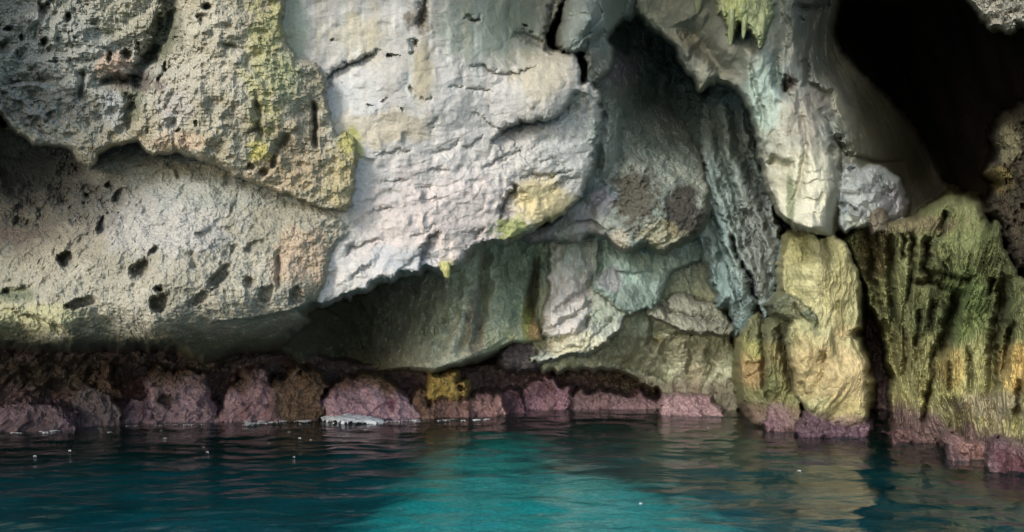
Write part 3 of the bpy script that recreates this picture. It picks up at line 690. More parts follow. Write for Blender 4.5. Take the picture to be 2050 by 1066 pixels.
# ---- slab
def c_slab(p):
    c = tone(p, D(190, 184, 180), D(207, 200, 197), 1.3, 5)
    c = over(c, 0.55 * blot(p, 880, 450, 160, 110, 0.6), D(212, 194, 190))
    c = over(c, 0.5 * blot(p, 700, 210, 60, 70, 0.5), D(204, 204, 206))
    c = over(c, 0.5 * blot(p, 760, 255, 90, 30, 0.8, 40), D(204, 184, 150))
    c = over(c, 0.6 * blot(p, 720, 70, 50, 50, 0.7), D(190, 178, 150))
    c = over(c, 0.75 * blot(p, 990, 50, 110, 80, 0.4), D(134, 146, 134))
    c = over(c, 0.5 * blot(p, 1080, 140, 60, 60, 0.6), D(190, 178, 150))
    c = over(c, 0.7 * blot(p, 845, 150, 26, 60, 0.5), D(172, 158, 128))
    c = over(c, 0.7 * blot(p, 588, 60, 28, 60, 0.5), D(170, 182, 160))
    c = over(c, 0.8 * blot(p, 698, 290, 26, 34, 0.5, 20), D(176, 172, 84))
    c = over(c, 0.9 * blot(p, 1085, 405, 55, 50, 0.3), D(214, 196, 150))
    c = over(c, 0.75 * blot(p, 1022, 458, 34, 22, 0.9, 12), D(156, 164, 78))
    c = over(c, 0.85 * blot(p, 893, 532, 18, 14, 0.4, 12), D(186, 178, 104))
    c = over(c, 0.5 * blot(p, 900, 495, 26, 30, 0.4), D(222, 206, 196))
    c = over(c, 0.5 * blot(p, 800, 520, 60, 26, 0.6), D(170, 178, 186))
    c = over(c, 0.55 * blot(p, 1150, 290, 60, 90, 0.5), D(184, 188, 188))
    c = over(c, 0.8 * blot(p, 835, 40, 26, 22, 0.8, 12), D(104, 92, 78))
    s = fbm(p['X'] * 9, p['Y'] * 2, p['Z'] * 0.9, 1, 4, 0.6, seed=71)
    c = over(c, 0.45 * sstep(0.05, 0.35, s) * sstep(300, 120, p['v']), D(222, 222, 220))
    c = over(c, 0.5 * sstep(0.1, 0.4, -s) * sstep(300, 60, p['v']), D(168, 160, 140))
    return c
SLAB = [(540, -150), (520, 0), (590, 120), (620, 300), (640, 440), (630, 520), (600, 600), (645, 608), (690, 593), (716, 585), (742, 574), (766, 560), (800, 550), (822, 543), (846, 545), (851, 533), (872, 540), (884, 545), (895, 552), (905, 540), (926, 524), (932, 506), (946, 490), (962, 487), (975, 487), (984, 478), (1010, 484), (1032, 479), (1056, 462), (1080, 451), (1108, 441), (1130, 428), (1146, 404), (1164, 390), (1180, 350), (1190, 310), (1200, 270), (1200, 230), (1204, 195), (1190, 172), (1166, 165), (1160, 128), (1146, 110), (1122, 104), (1100, 95), (1092, 76), (1112, 40), (1128, 0), (1128, -150)]
SCARPS = [ # flake edges: pale sheets end and step back
    ([(985, 290), (1005, 262), (1040, 246), (1080, 244), (1115, 234), (1140, 212), (1155, 180)], 34, .55),
    ([(652, 180), (656, 150), (690, 132), (712, 122), (735, 112), (760, 98)], 16, .22),
    ([(940, 140), (950, 130), (968, 132), (985, 146), (1010, 150), (1040, 148), (1052, 136), (1075, 136)], 10, .10),
    ([(935, 178), (955, 176), (975, 184), (985, 186)], 6, .07), ([(900, 172), (915, 176), (930, 170)], 5, .05), ([(945, 226), (968, 236), (990, 256), (1000, 266)], 7, .06),
    ([(842, 196), (850, 198), (866, 196)], 5, .05), ([(858, 260), (872, 244), (880, 232)], 6, .06), ([(865, 308), (900, 296), (925, 280)], 6, .06), ([(930, 300), (950, 286), (968, 275)], 7, .07), ([(960, 336), (985, 330), (1000, 316), (1025, 305)], 8, .09),
    ([(855, 340), (895, 340), (870, 338)], 5, .05), ([(830, 376), (862, 378), (862, 370)], 5, .05), ([(840, 404), (870, 402), (890, 396)], 5, .05), ([(1000, 334), (1020, 312), (1050, 298)], 8, .08), ([(1040, 360), (1060, 350), (1095, 352), (1120, 345), (1150, 338)], 8, .12),
    ([(740, 310), (770, 306), (790, 303), (830, 300)], 5, .05), ([(740, 430), (770, 420), (790, 415)], 6, .06), ([(760, 368), (790, 362), (815, 358)], 5, .05), ([(820, 470), (850, 466), (870, 452)], 6, .06), ([(735, 580), (748, 565), (770, 552), (775, 550)], 8, .10),
    ([(1000, 440), (1004, 410), (1018, 385), (1040, 368)], 22, .38), ([(850, 535), (850, 500), (862, 474), (880, 460)], 22, .28), ([(950, 480), (955, 465), (975, 456)], 8, .12), ([(690, 520), (700, 500), (730, 490), (770, 480)], 8, .08), ([(1145, 340), (1100, 320), (1070, 330)], 8, .07),
    ([(1060, 300), (1080, 280), (1110, 262)], 8, .06), ([(1100, 380), (1130, 360), (1160, 350)], 8, .08), ([(800, 545), (830, 520), (860, 500)], 7, .06), ([(700, 560), (720, 540), (750, 530)], 7, .08)]
mass('pale_slab', SLAB,
     [(620, 200, 10.8), (690, 230, 10.8), (660, 400, 10.8), (720, 380, 10.98), (640, 580, 10.9), (700, 0, 10.75), (900, 0, 11.15), (760, 150, 10.85), (900, 200, 11.15), (900, 330, 11.4), (900, 450, 11.35), (760, 450, 11.1), (760, 555, 11.0), (850, 540, 11.2), (1000, 150, 11.5), (1000, 50, 11.6), (1090, 60, 12.2), (1100, 200, 11.6), (1140, 150, 11.8), (980, 270, 11.6), (1100, 300, 11.95), (1150, 330, 12.2), (1190, 250, 12.4),
      (1060, 430, 11.95), (950, 480, 11.6), (1160, 385, 12.4), (1130, 420, 12.3), (560, -140, 10.3), (800, -140, 10.6), (1100, -140, 11.4), (560, 30, 10.5)],
     M_SMOOTH, lambda p: (d_smooth(p, 0.06, 30, 0.012, 0.2) + facet(p, 1.8, 0.05, 0.9, 44) + facet(p, 6.0, 0.005, 0.9, 45) - 0.010 * fbm(p['X'] + p['Z'] * .6, p['Y'], p['Z'] * 2.4, 6, 4, 0.65, seed=46, ridge=True)) * (0.45 + 0.55 * sstep(150, 420, p['v'] + 0.25 * (p['u'] - 900))) - 0.06 * fbm(p['X'], p['Y'], p['Z'], 0.8, 3, seed=41) - 0.02 * fbm(p['X'] * 5, p['Y'], p['Z'] * 0.6, 1, 3, seed=40) * sstep(260, 100, p['v']), c_slab, rim=(9, 0.12), seed=30, flank=0.5, blend=0.03, ragged=(6, 14),
     strokes=[('scarp', a, w_, d_) for a, w_, d_ in SCARPS] + [('groove', [(850, -20), (846, 30), (836, 60)], 7, .2), ('groove', [(830, 80), (822, 110)], 5, .12), ('groove', [(1028, 62), (1060, 75), (1090, 92)], 7, .2), ('groove', [(930, 30), (950, 40), (965, 30)], 4, .08), ('groove', [(1110, 0), (1100, 40), (1098, 80)], 6, .2)],
     pits=[(790, 113, 20, 4, 3, .12), (1104, 90, 16, 15, 0, .35), (1050, 50, 9, 5, 20, .15), (951, 38, 9, 5, -40, .1), (768, 199, 8, 4, -35, .07), (740, 210, 6, 4, 0, .07), (822, 180, 5, 5, 0, .07), (668, 80, 4, 4, 0, .07), (808, 220, 5, 4, 0, .06), (832, 90, 5, 12, 10, .1)])
ROCKS[-1] = ROCKS[-1][:2] + ('large smooth pale grey slab overhanging the middle of the cave, edges flaked', 'rock', None)

# ---- pitted left wall, upper mass
def c_upl(p):
    c = tone(p, D(166, 156, 134), D(190, 182, 166), 1.7, 6)
    c = over(c, 0.7 * blot(p, 90, 110, 200, 160, 0.6), D(162, 162, 156))
    c = over(c, 0.5 * blot(p, 60, 210, 120, 40, 0.6), D(120, 118, 116))
    c = over(c, 0.65 * blot(p, 225, 130, 36, 26, 0.6, 20), D(206, 172, 148))
    c = over(c, 0.6 * blot(p, 235, 40, 40, 40, 0.6), D(176, 170, 148))
    c = over(c, 0.7 * blot(p, 330, 60, 32, 60, 0.6, 24), D(64, 76, 46))
    c = over(c, 0.7 * blot(p, 270, 165, 50, 22, 0.8, 18), D(72, 52, 48))
    c = over(c, 0.65 * blot(p, 262, 215, 26, 36, 0.6, 20), D(100, 104, 76))
    c = over(c, 0.6 * blot(p, 225, 220, 28, 32, 0.5), D(180, 180, 182))
    c = over(c, 0.6 * blot(p, 535, 120, 36, 130, 0.9, 26), D(178, 174, 118))
    c = over(c, 0.6 * blot(p, 575, 160, 26, 60, 0.6, 24), D(158, 162, 128))
    c = over(c, 0.7 * blot(p, 520, 308, 22, 24, 0.8, 12), D(194, 182, 92))
    c = over(c, 0.75 * blot(p, 698, 282, 24, 36, 0.8, 12), D(170, 166, 88))
    c = over(c, 0.5 * blot(p, 360, 285, 60, 20, 0.6), D(206, 174, 148))
    c = over(c, 0.5 * blot(p, 560, 350, 70, 40, 0.7), D(200, 174, 142))
    c = over(c, 0.5 * blot(p, 680, 360, 30, 60, 0.7), D(196, 178, 132))
    c = over(c, 0.45 * blot(p, 350, 215, 40, 40, 0.7), D(190, 184, 186))
    c = over(c, 0.7 * blot(p, 600, 290, 50, 80, 0.6), D(166, 150, 124))
    return c
UPL = [(-420, -150), (600, -150), (575, -20), (566, 40), (574, 90), (600, 118), (640, 132), (650, 150), (652, 190), (662, 230), (672, 276), (692, 262), (712, 282), (716, 320), (708, 370), (706, 412), (690, 426), (660, 420), (630, 412), (560, 385), (520, 372), (470, 350), (430, 330), (398, 318), (352, 304), (326, 308), (305, 312), (290, 300), (278, 286), (258, 288), (228, 292), (200, 308), (190, 328), (180, 338), (160, 326), (145, 302), (120, 292), (70, 288), (30, 262), (0, 228), (-160, 260), (-420, 330)]  # low left end, out of view, shaped to shade the bulge beneath
mass('pitted_wall', UPL,
     [(-400, 0, 7.8), (-400, 300, 8.6), (-150, 0, 9.2), (-150, 180, 9.4), (0, 0, 9.9), (0, 200, 9.9), (150, 100, 10.0), (300, 20, 10.3), (150, 300, 10.2), (250, 270, 10.2), (300, 140, 10.3), (400, 50, 10.0), (350, 200, 10.0), (450, 120, 9.95), (450, 330, 10.2), (550, 60, 10.25), (560, 200, 10.15), (640, 200, 10.5), (600, 380, 10.4), (700, 410, 10.65), (700, 300, 10.6), (500, -140, 10.1), (100, -140, 9.7), (360, 290, 10.1), (560, 110, 10.2)],
     M_PIT, lambda p: d_pitted(p, 0.2, 0.085 - 0.025 * sstep(260, 420, p['u']), 0.11 - 0.06 * sstep(260, 420, p['u']), 0.1 + 0.3 * sstep(260, 420, p['u'])), c_upl, rim=(10, 0.18), seed=33, flank=0.6, blend=0.03, ragged=(4, 16),
     strokes=[('soft', [(345, -40), (340, 50), (305, 115)], 17, .4), ('groove', [(315, 90), (280, 140), (270, 175)], 14, .35), ('groove', [(200, 160), (250, 165), (290, 165)], 10, .25), ('groove', [(165, 140), (160, 200)], 5, .12), ('groove', [(270, 190), (258, 240), (262, 260)], 10, .2), ('groove', [(626, 200), (628, 240), (632, 300)], 5, .3), ('scarp', [(0, 170), (50, 165), (100, 160)][::-1], 24, .25),
              ('groove', [(548, 320), (552, 300), (570, 275), (580, 265)], 6, .12), ('groove', [(512, 180), (518, 250), (522, 290)], 7, .14), ('groove', [(575, 30), (572, 70), (590, 110)], 10, .12), ('groove', [(445, 90), (480, 98), (505, 95)], 5, .08), ('groove', [(520, 340), (535, 350)], 8, .2)],
     pits=[(255, 110, 12, 12, 0, .3), (218, 115, 6, 14, 0, .25), (88, 84, 10, 8, 0, .25), (40, 108, 16, 10, -20, .22), (20, 60, 12, 8, 0, .2), (45, 75, 6, 10, 0, .2), (90, 20, 16, 20, 0, .3), (10, 95, 18, 16, 0, .2), (320, 160, 6, 14, 20, .2), (137, 35, 8, 10, 0, .2), (390, 250, 5, 8, 0, .12), (357, 262, 5, 5, 0, .12), (405, 40, 12, 14, 0, .2), (415, 15, 10, 8, 0, .2), (330, 127, 4, 5, 0, .1), (100, 230, 14, 8, -20, .15), (510, 262, 16, 8, -10, .15), (500, 335, 12, 8, 0, .2), (547, 325, 6, 14, 10, .2), (700, 440, 8, 10, 0, .2)])
ROCKS[-1] = ROCKS[-1][:2] + ('upper left overhang of rough pitted tan rock with a yellow algae streak on its right', 'rock', None)

# ---- right-hand group: yellow pillar, its flap and the small pillar
def c_yel(p):
    c = tone(p, D(170, 166, 124), D(200, 192, 148), 2.6, 5)
    c = over(c, 0.7 * blot(p, 1600, 500, 34, 50, 0.5), D(148, 142, 92))
    c = over(c, 0.7 * blot(p, 1690, 750, 60, 80, 0.6), D(204, 178, 134))
    c = over(c, 0.6 * blot(p, 1610, 740, 40, 60, 0.5), D(204, 176, 128))
    c = over(c, 0.5 * blot(p, 1690, 815, 50, 24, 0.4), D(196, 184, 128))
    c = over(c, 0.5 * blot(p, 1680, 560, 40, 80, 0.6), D(170, 160, 112))
    s = fbm(p['X'] * 5, p['Y'], p['Z'] * 0.9, 1, 5, 0.65, seed=79)
    c = over(c, 0.55 * sstep(0.16, 0.36, s), D(112, 104, 66))
    return over(c, sstep(0.35, 0.15, p['Z']) * 0.7, D(130, 96, 100))
mass('yellow_pillar', [(1574, 482), (1584, 474), (1610, 468), (1640, 474), (1664, 468), (1690, 482), (1702, 510), (1714, 545), (1720, 580), (1722, 630), (1716, 655), (1706, 668), (1722, 690), (1732, 715), (1738, 760), (1736, 800), (1732, 850), (1700, 858), (1660, 850), (1620, 830), (1600, 800), (1590, 770), (1584, 720), (1576, 680), (1590, 640), (1600, 610), (1580, 600), (1564, 575), (1562, 530)],
     [(1575, 490, 11.9), (1690, 490, 11.8), (1640, 540, 11.6), (1570, 560, 11.8), (1600, 590, 11.7), (1640, 640, 11.65), (1720, 600, 11.8), (1690, 660, 11.7), (1690, 750, 11.6), (1720, 840, 11.9), (1620, 740, 11.6), (1590, 760, 11.9), (1620, 810, 11.9), (1660, 720, 11.65), (1650, 840, 12.0)],
     M_MOSS, lambda p: d_streak(p, 3, 0.16, 0.035, 2.4, 0.14, 0.1, 0.10, 1.3), c_yel, rim=(10, 0.2), seed=36, flank=0.25, blend=0.05, ragged=(6, 20),
     strokes=[('groove', [(1600, 490), (1608, 520), (1616, 500)], 4, .08), ('scarp', [(1650, 700), (1640, 760), (1636, 790)], 12, .12), ('groove', [(1655, 660), (1668, 620), (1678, 600)], 5, .08), ('groove', [(1640, 700), (1652, 740)], 6, .12), ('groove', [(1700, 660), (1712, 690), (1730, 720)], 4, .12), ('groove', [(1600, 760), (1612, 800)], 5, .1), ('groove', [(1592, 660), (1600, 700)], 6, .1)])
ROCKS[-1] = ROCKS[-1][:2] + ('yellow and orange rock pillar rising from the water under the bright blade', 'rock pillar', None)

def c_flap(p): return tone(p, D(116, 122, 100), D(150, 148, 116), 3.4, 4)
mass('rock_flap', [(1542, 612), (1554, 600), (1575, 592), (1602, 602), (1622, 620), (1636, 646), (1642, 668), (1632, 674), (1616, 656), (1598, 642), (1575, 634), (1554, 626)], [(1548, 612, 11.78), (1600, 616, 11.54), (1640, 668, 11.60)],
     M_FLOW, lambda p: d_streak(p, -35, 0.07, 0.04, 2.6, 0.3, 0.03), c_flap, rim=(12, 0.14), seed=38, flank=0.15, blend=0.06, ragged=(7, 16), strokes=[('groove', [(1585, 608), (1612, 640), (1632, 690)], 5, .12)])
ROCKS[-1] = ROCKS[-1][:2] + ('thin grey-green flap of rock draped diagonally across the left of the yellow pillar', 'rock', None)

def c_smp(p):
    c = tone(p, D(128, 130, 88), D(156, 146, 104), 2.2, 5)
    c = over(c, 0.7 * blot(p, 1505, 740, 26, 40, 0.4), D(190, 156, 112))
    c = over(c, 0.7 * blot(p, 1510, 690, 24, 30, 0.5), D(164, 164, 104))
    c = over(c, 0.6 * blot(p, 1540, 660, 60, 30, 0.5), D(104, 112, 92))
    return over(c, sstep(0.5, 0.2, p['Z']) * 0.7, D(120, 90, 92))
mass('small_pillar', [(1482, 668), (1500, 640), (1516, 628), (1530, 650), (1548, 640), (1560, 622), (1580, 634), (1596, 660), (1600, 690), (1592, 740), (1602, 790), (1604, 860), (1560, 868), (1510, 850), (1492, 800), (1484, 770), (1482, 730), (1484, 695)],
     [(1490, 660, 13.3), (1570, 640, 12.8), (1510, 700, 12.8), (1490, 780, 12.9), (1560, 720, 12.6), (1590, 790, 12.3), (1540, 850, 12.7)],
     M_MOSS, lambda p: d_streak(p, -4, 0.30, 0.07, 3.2, 0.12, 0.08, 0.08, 1.8), c_smp, rim=(10, 0.15), seed=39, flank=0.09, blend=0.08, ragged=(4, 18),
     strokes=[('groove', [(1528, 640), (1526, 700), (1532, 790)], 6, .45), ('groove', [(1554, 650), (1570, 700), (1588, 790)], 9, .55), ('groove', [(1506, 640), (1500, 690)], 5, .2), ('groove', [(1490, 728), (1525, 730)], 4, .1), ('groove', [(1486, 756), (1520, 758)], 4, .08)], pits=[(1540, 790, 12, 10, 0, .25)])
ROCKS[-1] = ROCKS[-1][:2] + ('short brown and green pillar left of the yellow pillar, standing in the water', 'rock pillar', None)

# ---- mossy cliff on the right
def c_moss(p):
    c = tone(p, D(96, 100, 62), D(138, 140, 96), 2.6, 6, st=(1.4, 1, .35))
    low = sstep(620, 780, p['v'] + 40 * fbm(p['u'] / 60, p['v'] / 60, p['u'] * 0, 1, 4, seed=2))
    c = over(c, low * 0.8, D(190, 182, 126))
    c = over(c, 0.7 * blot(p, 1950, 500, 60, 60, 0.5), D(124, 130, 84))
    c = over(c, 0.7 * blot(p, 1930, 610, 50, 70, 0.5), D(110, 128, 74))
    c = over(c, 0.7 * blot(p, 1750, 500, 40, 60, 0.5), D(98, 82, 50))
    c = over(c, 0.7 * blot(p, 2030, 740, 30, 50, 0.5), D(212, 176, 108))
    c = over(c, 0.6 * blot(p, 1905, 740, 30, 40, 0.6), D(198, 170, 104))
    c = over(c, 0.7 * blot(p, 1990, 810, 80, 30, 0.6), D(156, 142, 122))
    c = over(c, 0.7 * blot(p, 1830, 450, 90, 20, 0.6, 16), D(126, 112, 88))
    s = fbm(p['X'] * 4, p['Y'] * 3, p['Z'] * 1.2, 1, 4, 0.6, seed=77)
    c = over(c, 0.65 * sstep(0.12, 0.4, s) * (1 - low * .7), D(62, 70, 34))
    return over(c, sstep(0.55, 0.2, p['Z'] + 0.25 * fbm(p['X'], p['Y'], p['Z'], 2.4, 3, seed=6)) * 0.85, D(122, 92, 102))
MOSS = [(1682, 480), (1700, 468), (1730, 454), (1762, 446), (1800, 442), (1835, 436), (1852, 424), (1880, 412), (1905, 398), (1932, 402), (1952, 412), (1966, 440), (1984, 462), (1990, 445), (2004, 452), (2008, 500), (2024, 530), (2040, 556), (2400, 600), (2400, 990), (2060, 935), (2010, 915), (1960, 895), (1900, 886), (1850, 888), (1800, 872), (1786, 840), (1784, 800), (1790, 760), (1776, 700), (1764, 650), (1742, 610), (1728, 560), (1702, 520)]
mass('mossy_cliff', MOSS,
     [(1690, 480, 12.3), (1720, 560, 12.6), (1760, 650, 12.5), (1790, 780, 12.1), (1790, 850, 12.0), (1760, 450, 11.8), (1850, 440, 11.6), (1930, 405, 11.3), (1950, 480, 10.8), (1840, 560, 11.4), (1950, 560, 10.7), (1930, 660, 10.6), (1850, 750, 11.1), (1900, 850, 10.8), (2000, 520, 10.4), (2000, 650, 10.1), (2040, 780, 9.6), (2040, 900, 9.6), (2200, 620, 8.8), (2200, 850, 8.6), (2200, 980, 8.4)],
     M_MOSS, lambda p: d_streak(p, 5, 0.44, 0.16, 2.8, 0.10, 0.14, 0.09, 1.5) - 0.04 * fbm(p['X'], p['Y'], p['Z'], 5, 4, 0.6, seed=9), c_moss, rim=(16, 0.3), xk=1.0, seed=42, flank=0.3, blend=0.04, ragged=(6, 18),
     strokes=[('groove', [(1918, 580), (1904, 640), (1886, 690), (1880, 725)], 12, 1.05), ('groove', [(2014, 550), (1998, 640), (1990, 720), (1982, 800)], 11, 1.13), ('groove', [(2030, 640), (2014, 700), (2006, 760)], 6, 0.65), ('groove', [(1870, 690), (1868, 760), (1852, 810)], 5, 0.56), ('scarp', [(1960, 556), (1900, 552), (1850, 540)][::-1], 16, 0.40), ('groove', [(1862, 470), (1852, 530), (1862, 580)], 8, 0.73), ('groove', [(1742, 500), (1746, 560), (1762, 640)], 9, 0.65), ('groove', [(1780, 470), (1782, 560), (1792, 660)], 7, 0.56), ('groove', [(1824, 460), (1828, 540), (1812, 620)], 6, 0.56), ('groove', [(1842, 620), (1836, 700), (1846, 740)], 6, 0.56), ('groove', [(1800, 640), (1814, 700), (1808, 780)], 7, 0.48), ('groove', [(1894, 425), (1882, 480)], 6, 0.48), ('groove', [(1988, 560), (1978, 600)], 6, 0.56), ('groove', [(1856, 780), (1850, 850)], 6, 0.48), ('groove', [(1820, 560), (1880, 572), (1905, 590)], 6, 0.40), ('groove', [(1938, 690), (1944, 790)], 5, 0.29), ('groove', [(1900, 720), (1896, 790)], 4, 0.33), ('groove', [(1770, 640), (1782, 700), (1796, 760)], 8, 0.48), ('groove', [(2040, 760), (2034, 840)], 5, 0.40), ('groove', [(1806, 470), (1808, 520)], 5, 0.40), ('groove', [(1870, 600), (1862, 670)], 5, 0.40)])
ROCKS[-1] = ROCKS[-1][:2] + ('green mossy cliff with deep vertical grooves at the right edge of the cave', 'cliff', None)

# ---- right edge rocks
def c_redge(p):
    c = tone(p, D(76, 68, 52), D(58, 48, 40), 2.0, 5)  # base colour kept dark to stand in for shade on this rock
    c = over(c, 0.6 * blot(p, 2020, 290, 24, 40, 0.6), D(150, 144, 112))
    return over(c, 0.6 * blot(p, 1995, 360, 26, 24, 0.6), D(150, 132, 80))
mass('right_wall', [(2018, 228), (2000, 250), (1994, 276), (2004, 300), (1990, 322), (1982, 344), (2004, 360), (1988, 396), (1978, 420), (2000, 440), (2012, 480), (2030, 540), (2400, 620), (2400, 180), (2080, 190), (2050, 212)],
     [(2010, 260, 11.6), (1990, 340, 11.6), (1990, 420, 11.6), (2050, 350, 11.0), (2040, 520, 10.6), (2200, 300, 9.6), (2200, 600, 9.0), (2060, 210, 11.4)],
     M_PIT, lambda p: d_pitted(p, 0.3, 0.08, 0.16, 0.2), c_redge, rim=(20, 0.4), xk=1.0, seed=45, flank=0.3, blend=0.04, ragged=(8, 20))
ROCKS[-1] = ROCKS[-1][:2] + ('dim brown rock at the far right edge above the mossy cliff', 'rock', None)
def c_rtop(p): return tone(p, D(150, 146, 136), D(178, 172, 160), 2.4, 5)
mass('roof_corner', [(1930, -150), (1946, 0), (1962, 20), (1972, 40), (1990, 58), (2006, 52), (2020, 62), (2040, 48), (2080, 58), (2400, 90), (2400, -150)],
     [(1950, 0, 10.2), (1990, 50, 10.1), (2050, 40, 9.7), (2200, 80, 9.0), (2200, -140, 9.2), (1940, -140, 10.3)], M_PIT, lambda p: d_pitted(p, 0.2, 0.08, 0.18, 0.1), c_rtop, rim=(10, 0.2), xk=1.0, seed=47, flank=0.5, blend=0.03, ragged=(8, 18))
ROCKS[-1] = ROCKS[-1][:2] + ('rough grey piece of roof in the top right corner beyond the black void', 'rock', None)

# ------------------------------------------------------------------ stalactites
def stalactite(pts, r0, mat, col, parent, seed, name='stalactite'):
    """lumpy tapering finger along a list of (u, v, depth) points"""
    P = np.array([place(*q) for q in pts]); n = 26; m = 16
    s = np.linspace(0, 1, len(P)); t = np.linspace(0, 1, n)
    C = np.stack([np.interp(t, s, P[:, i]) for i in range(3)], -1)
    th = np.linspace(0, 2 * math.pi, m, endpoint=False)
    r = r0 * (1 - 0.35 * t) * np.sqrt(np.clip(1.02 - t ** 8, 0.001, 1))
    X = C[:, None, 0] + np.cos(th)[None] * r[:, None]; Y = C[:, None, 1] + np.sin(th)[None] * r[:, None]; Z = np.repeat(C[:, 2:3], m, 1)
    k = 1 + 0.45 * fbm(X * 9, Y * 9, Z * 3.0, 1, 4, seed=seed)
    X = C[:, None, 0] + (X - C[:, None, 0]) * k; Y = C[:, None, 1] + (Y - C[:, None, 1]) * k
    idx = np.arange(n * m).reshape(n, m)
    q = np.stack([idx[:-1], idx[1:], np.roll(idx[1:], -1, 1), np.roll(idx[:-1], -1, 1)], -1).reshape(-1, 4)
    nn = fbm(X * 6, Y * 6, Z * 2, 1, 3, seed=seed + 1).reshape(-1, 1)
    V = np.stack([X, Y, Z], -1).reshape(-1, 3)
    return mesh_obj(name, V, q, mat, np.clip(col * (1 + 0.35 * nn), .01, .9), parent)
# ------------------------------------------------------------------ rocks along the waterline
def wl(v): return H * F / (v - V0)
def shore(poly, vw, label, c0, c1, top=None, slope=0.004, rim=(26, 0.4), big=0.17, seed=0, name='shore_rock', extra=(), mat=None, strokes=(), blend=0.2):
    us = [q[0] for q in poly]; vs = [q[1] for q in poly]
    Yw = wl(vw)
    ctrl = [(min(us), vw, Yw), (max(us), vw, Yw), ((min(us) + max(us)) / 2, min(vs), Yw + (vw - min(vs)) * slope)]
    def colf(p):
        c = tone(p, c0, c1, 3.0, 5, seed=seed % 7)
        if top is not None: c = over(c, sstep(-0.15, 0.25, (vw - p['v']) / max(vw - min(vs), 1) - 0.62 + 0.5 * fbm(p['X'], p['Y'], p['Z'], 2.5, 4, seed=seed)) , top)
        for e in extra: c = over(c, e[5] * blot(p, *e[:4], 0.6, 14), e[4])
        return c
    mass(name, poly, ctrl, mat or M_WET, lambda p: d_lump(p, big, 0.045, 2.2), colf, rim=(rim[0] * .6, rim[1] * .45), seed=seed, ragged=(12, 24), strokes=strokes, flank=0.13, blend=blend, label=label, cat='rock', group='rocks along the waterline')
def c_tide(p):
    c = tone(p, D(150, 126, 136), D(176, 150, 158), 2.6, 6)
    n = fbm(p['X'], p['Y'], p['Z'], 2.2, 5, 0.65, seed=83)
    c = over(c, 0.8 * sstep(0.05, 0.3, n), D(92, 76, 70))
    return over(c, 0.6 * sstep(0.1, 0.35, -n), D(196, 164, 172))
mass('tidal_ledge', [(-300, 800), (0, 812), (80, 800), (160, 806), (230, 800), (300, 786), (360, 792), (430, 800), (520, 790), (620, 796), (700, 790), (800, 798), (900, 806), (1000, 800), (1010, 860), (700, 870), (400, 880), (0, 905), (-300, 930)],
     [(-300, 900, 11.50), (0, 882, 12.05), (200, 862, 12.90), (430, 850, 13.60), (640, 845, 13.90), (850, 842, 14.10), (1000, 838, 14.30), (0, 805, 12.80), (430, 790, 14.30), (1000, 795, 15.10)],
     M_WET, lambda p: d_lump(p, 0.22, 0.05, 1.5), c_tide, rim=(16, 0.3), seed=49, flank=.08, blend=.15, ragged=(12, 26))
ROCKS[-1] = ROCKS[-1][:2] + ('continuous low dusty-pink tidal ledge running along the left and middle waterline', 'rock ledge', None)
PK0, PK1 = D(196, 164, 178), D(164, 140, 150)
shore([(30, 820), (60, 806), (110, 810), (150, 830), (165, 890), (20, 890)], 862, 'mauve-grey rock at the left end of the waterline', D(118, 98, 112), D(134, 114, 124), seed=51)
shore([(140, 800), (165, 780), (190, 776), (220, 795), (240, 830), (238, 880), (150, 885)], 855, 'grey-purple rock between the leftmost mauve rock and dark gap', D(126, 114, 116), D(112, 98, 110), seed=52)
shore([(196, 755), (206, 742), (222, 742), (236, 770), (246, 800), (215, 800), (200, 785)], 845, 'small dull brown rock high on the dark left ledge, above the leftmost pink rocks', D(118, 92, 78), D(100, 80, 70), seed=53, slope=-.002)
shore([(232, 830), (255, 800), (285, 798), (304, 830), (310, 870), (230, 875)], 848, 'low pink rock left of the tall pink rock', PK1, D(130, 104, 118), seed=54)
shore([(288, 770), (300, 750), (320, 738), (345, 744), (372, 738), (412, 744), (422, 770), (420, 800), (440, 820), (440, 866), (300, 870), (296, 820)], 846, 'tall pink coralline rock with a small hollow, left of the dark cleft', PK0, PK1, top=D(112, 92, 82), seed=55, rim=(36, 0.55), extra=[(330, 800, 18, 9, D(84, 84, 76), .8)], strokes=[('groove', [(318, 798), (345, 802)], 10, .25), ('groove', [(430, 780), (425, 830)], 8, .2)])
shore([(436, 826), (452, 800), (470, 770), (492, 736), (515, 728), (535, 745), (552, 790), (560, 830), (560, 866), (430, 866)], 846, 'pink pointed rock right of the dark cleft, foam at its foot', PK0, D(160, 126, 132), top=D(120, 96, 92), seed=56, rim=(36, 0.55))
shore([(530, 790), (548, 756), (590, 744), (640, 748), (655, 775), (650, 820), (650, 862), (540, 862)], 844, 'brown rock between the pointed pink rock and the foamy rock', D(112, 88, 72), D(128, 104, 88), seed=57, rim=(34, 0.5), big=0.16)
shore([(645, 800), (668, 766), (700, 756), (745, 750), (775, 756), (796, 772), (812, 790), (828, 815), (838, 856), (640, 862)], 842, 'broad pink rock with white foam washing over its left foot', D(210, 174, 186), D(184, 150, 162), top=D(124, 98, 78), seed=58, rim=(44, 0.7), extra=[(785, 810, 8, 18, D(112, 60, 84), .8), (720, 770, 30, 10, D(110, 86, 88), .6)])
shore([(820, 800), (836, 786), (856, 792), (866, 820), (864, 856), (826, 856)], 840, 'narrow brown rock right of the broad pink rock', D(122, 98, 82), D(142, 112, 100), seed=59, rim=(20, 0.3))
shore([(858, 770), (866, 752), (888, 746), (912, 750), (926, 764), (928, 790), (910, 800), (866, 798)], 838, 'rounded yellow boulder perched on the dark red ledge', D(196, 168, 96), D(176, 146, 88), seed=60, rim=(26, 0.4), slope=-.002, big=0.03, name='yellow_boulder', mat=M_PIT, blend=0.08)
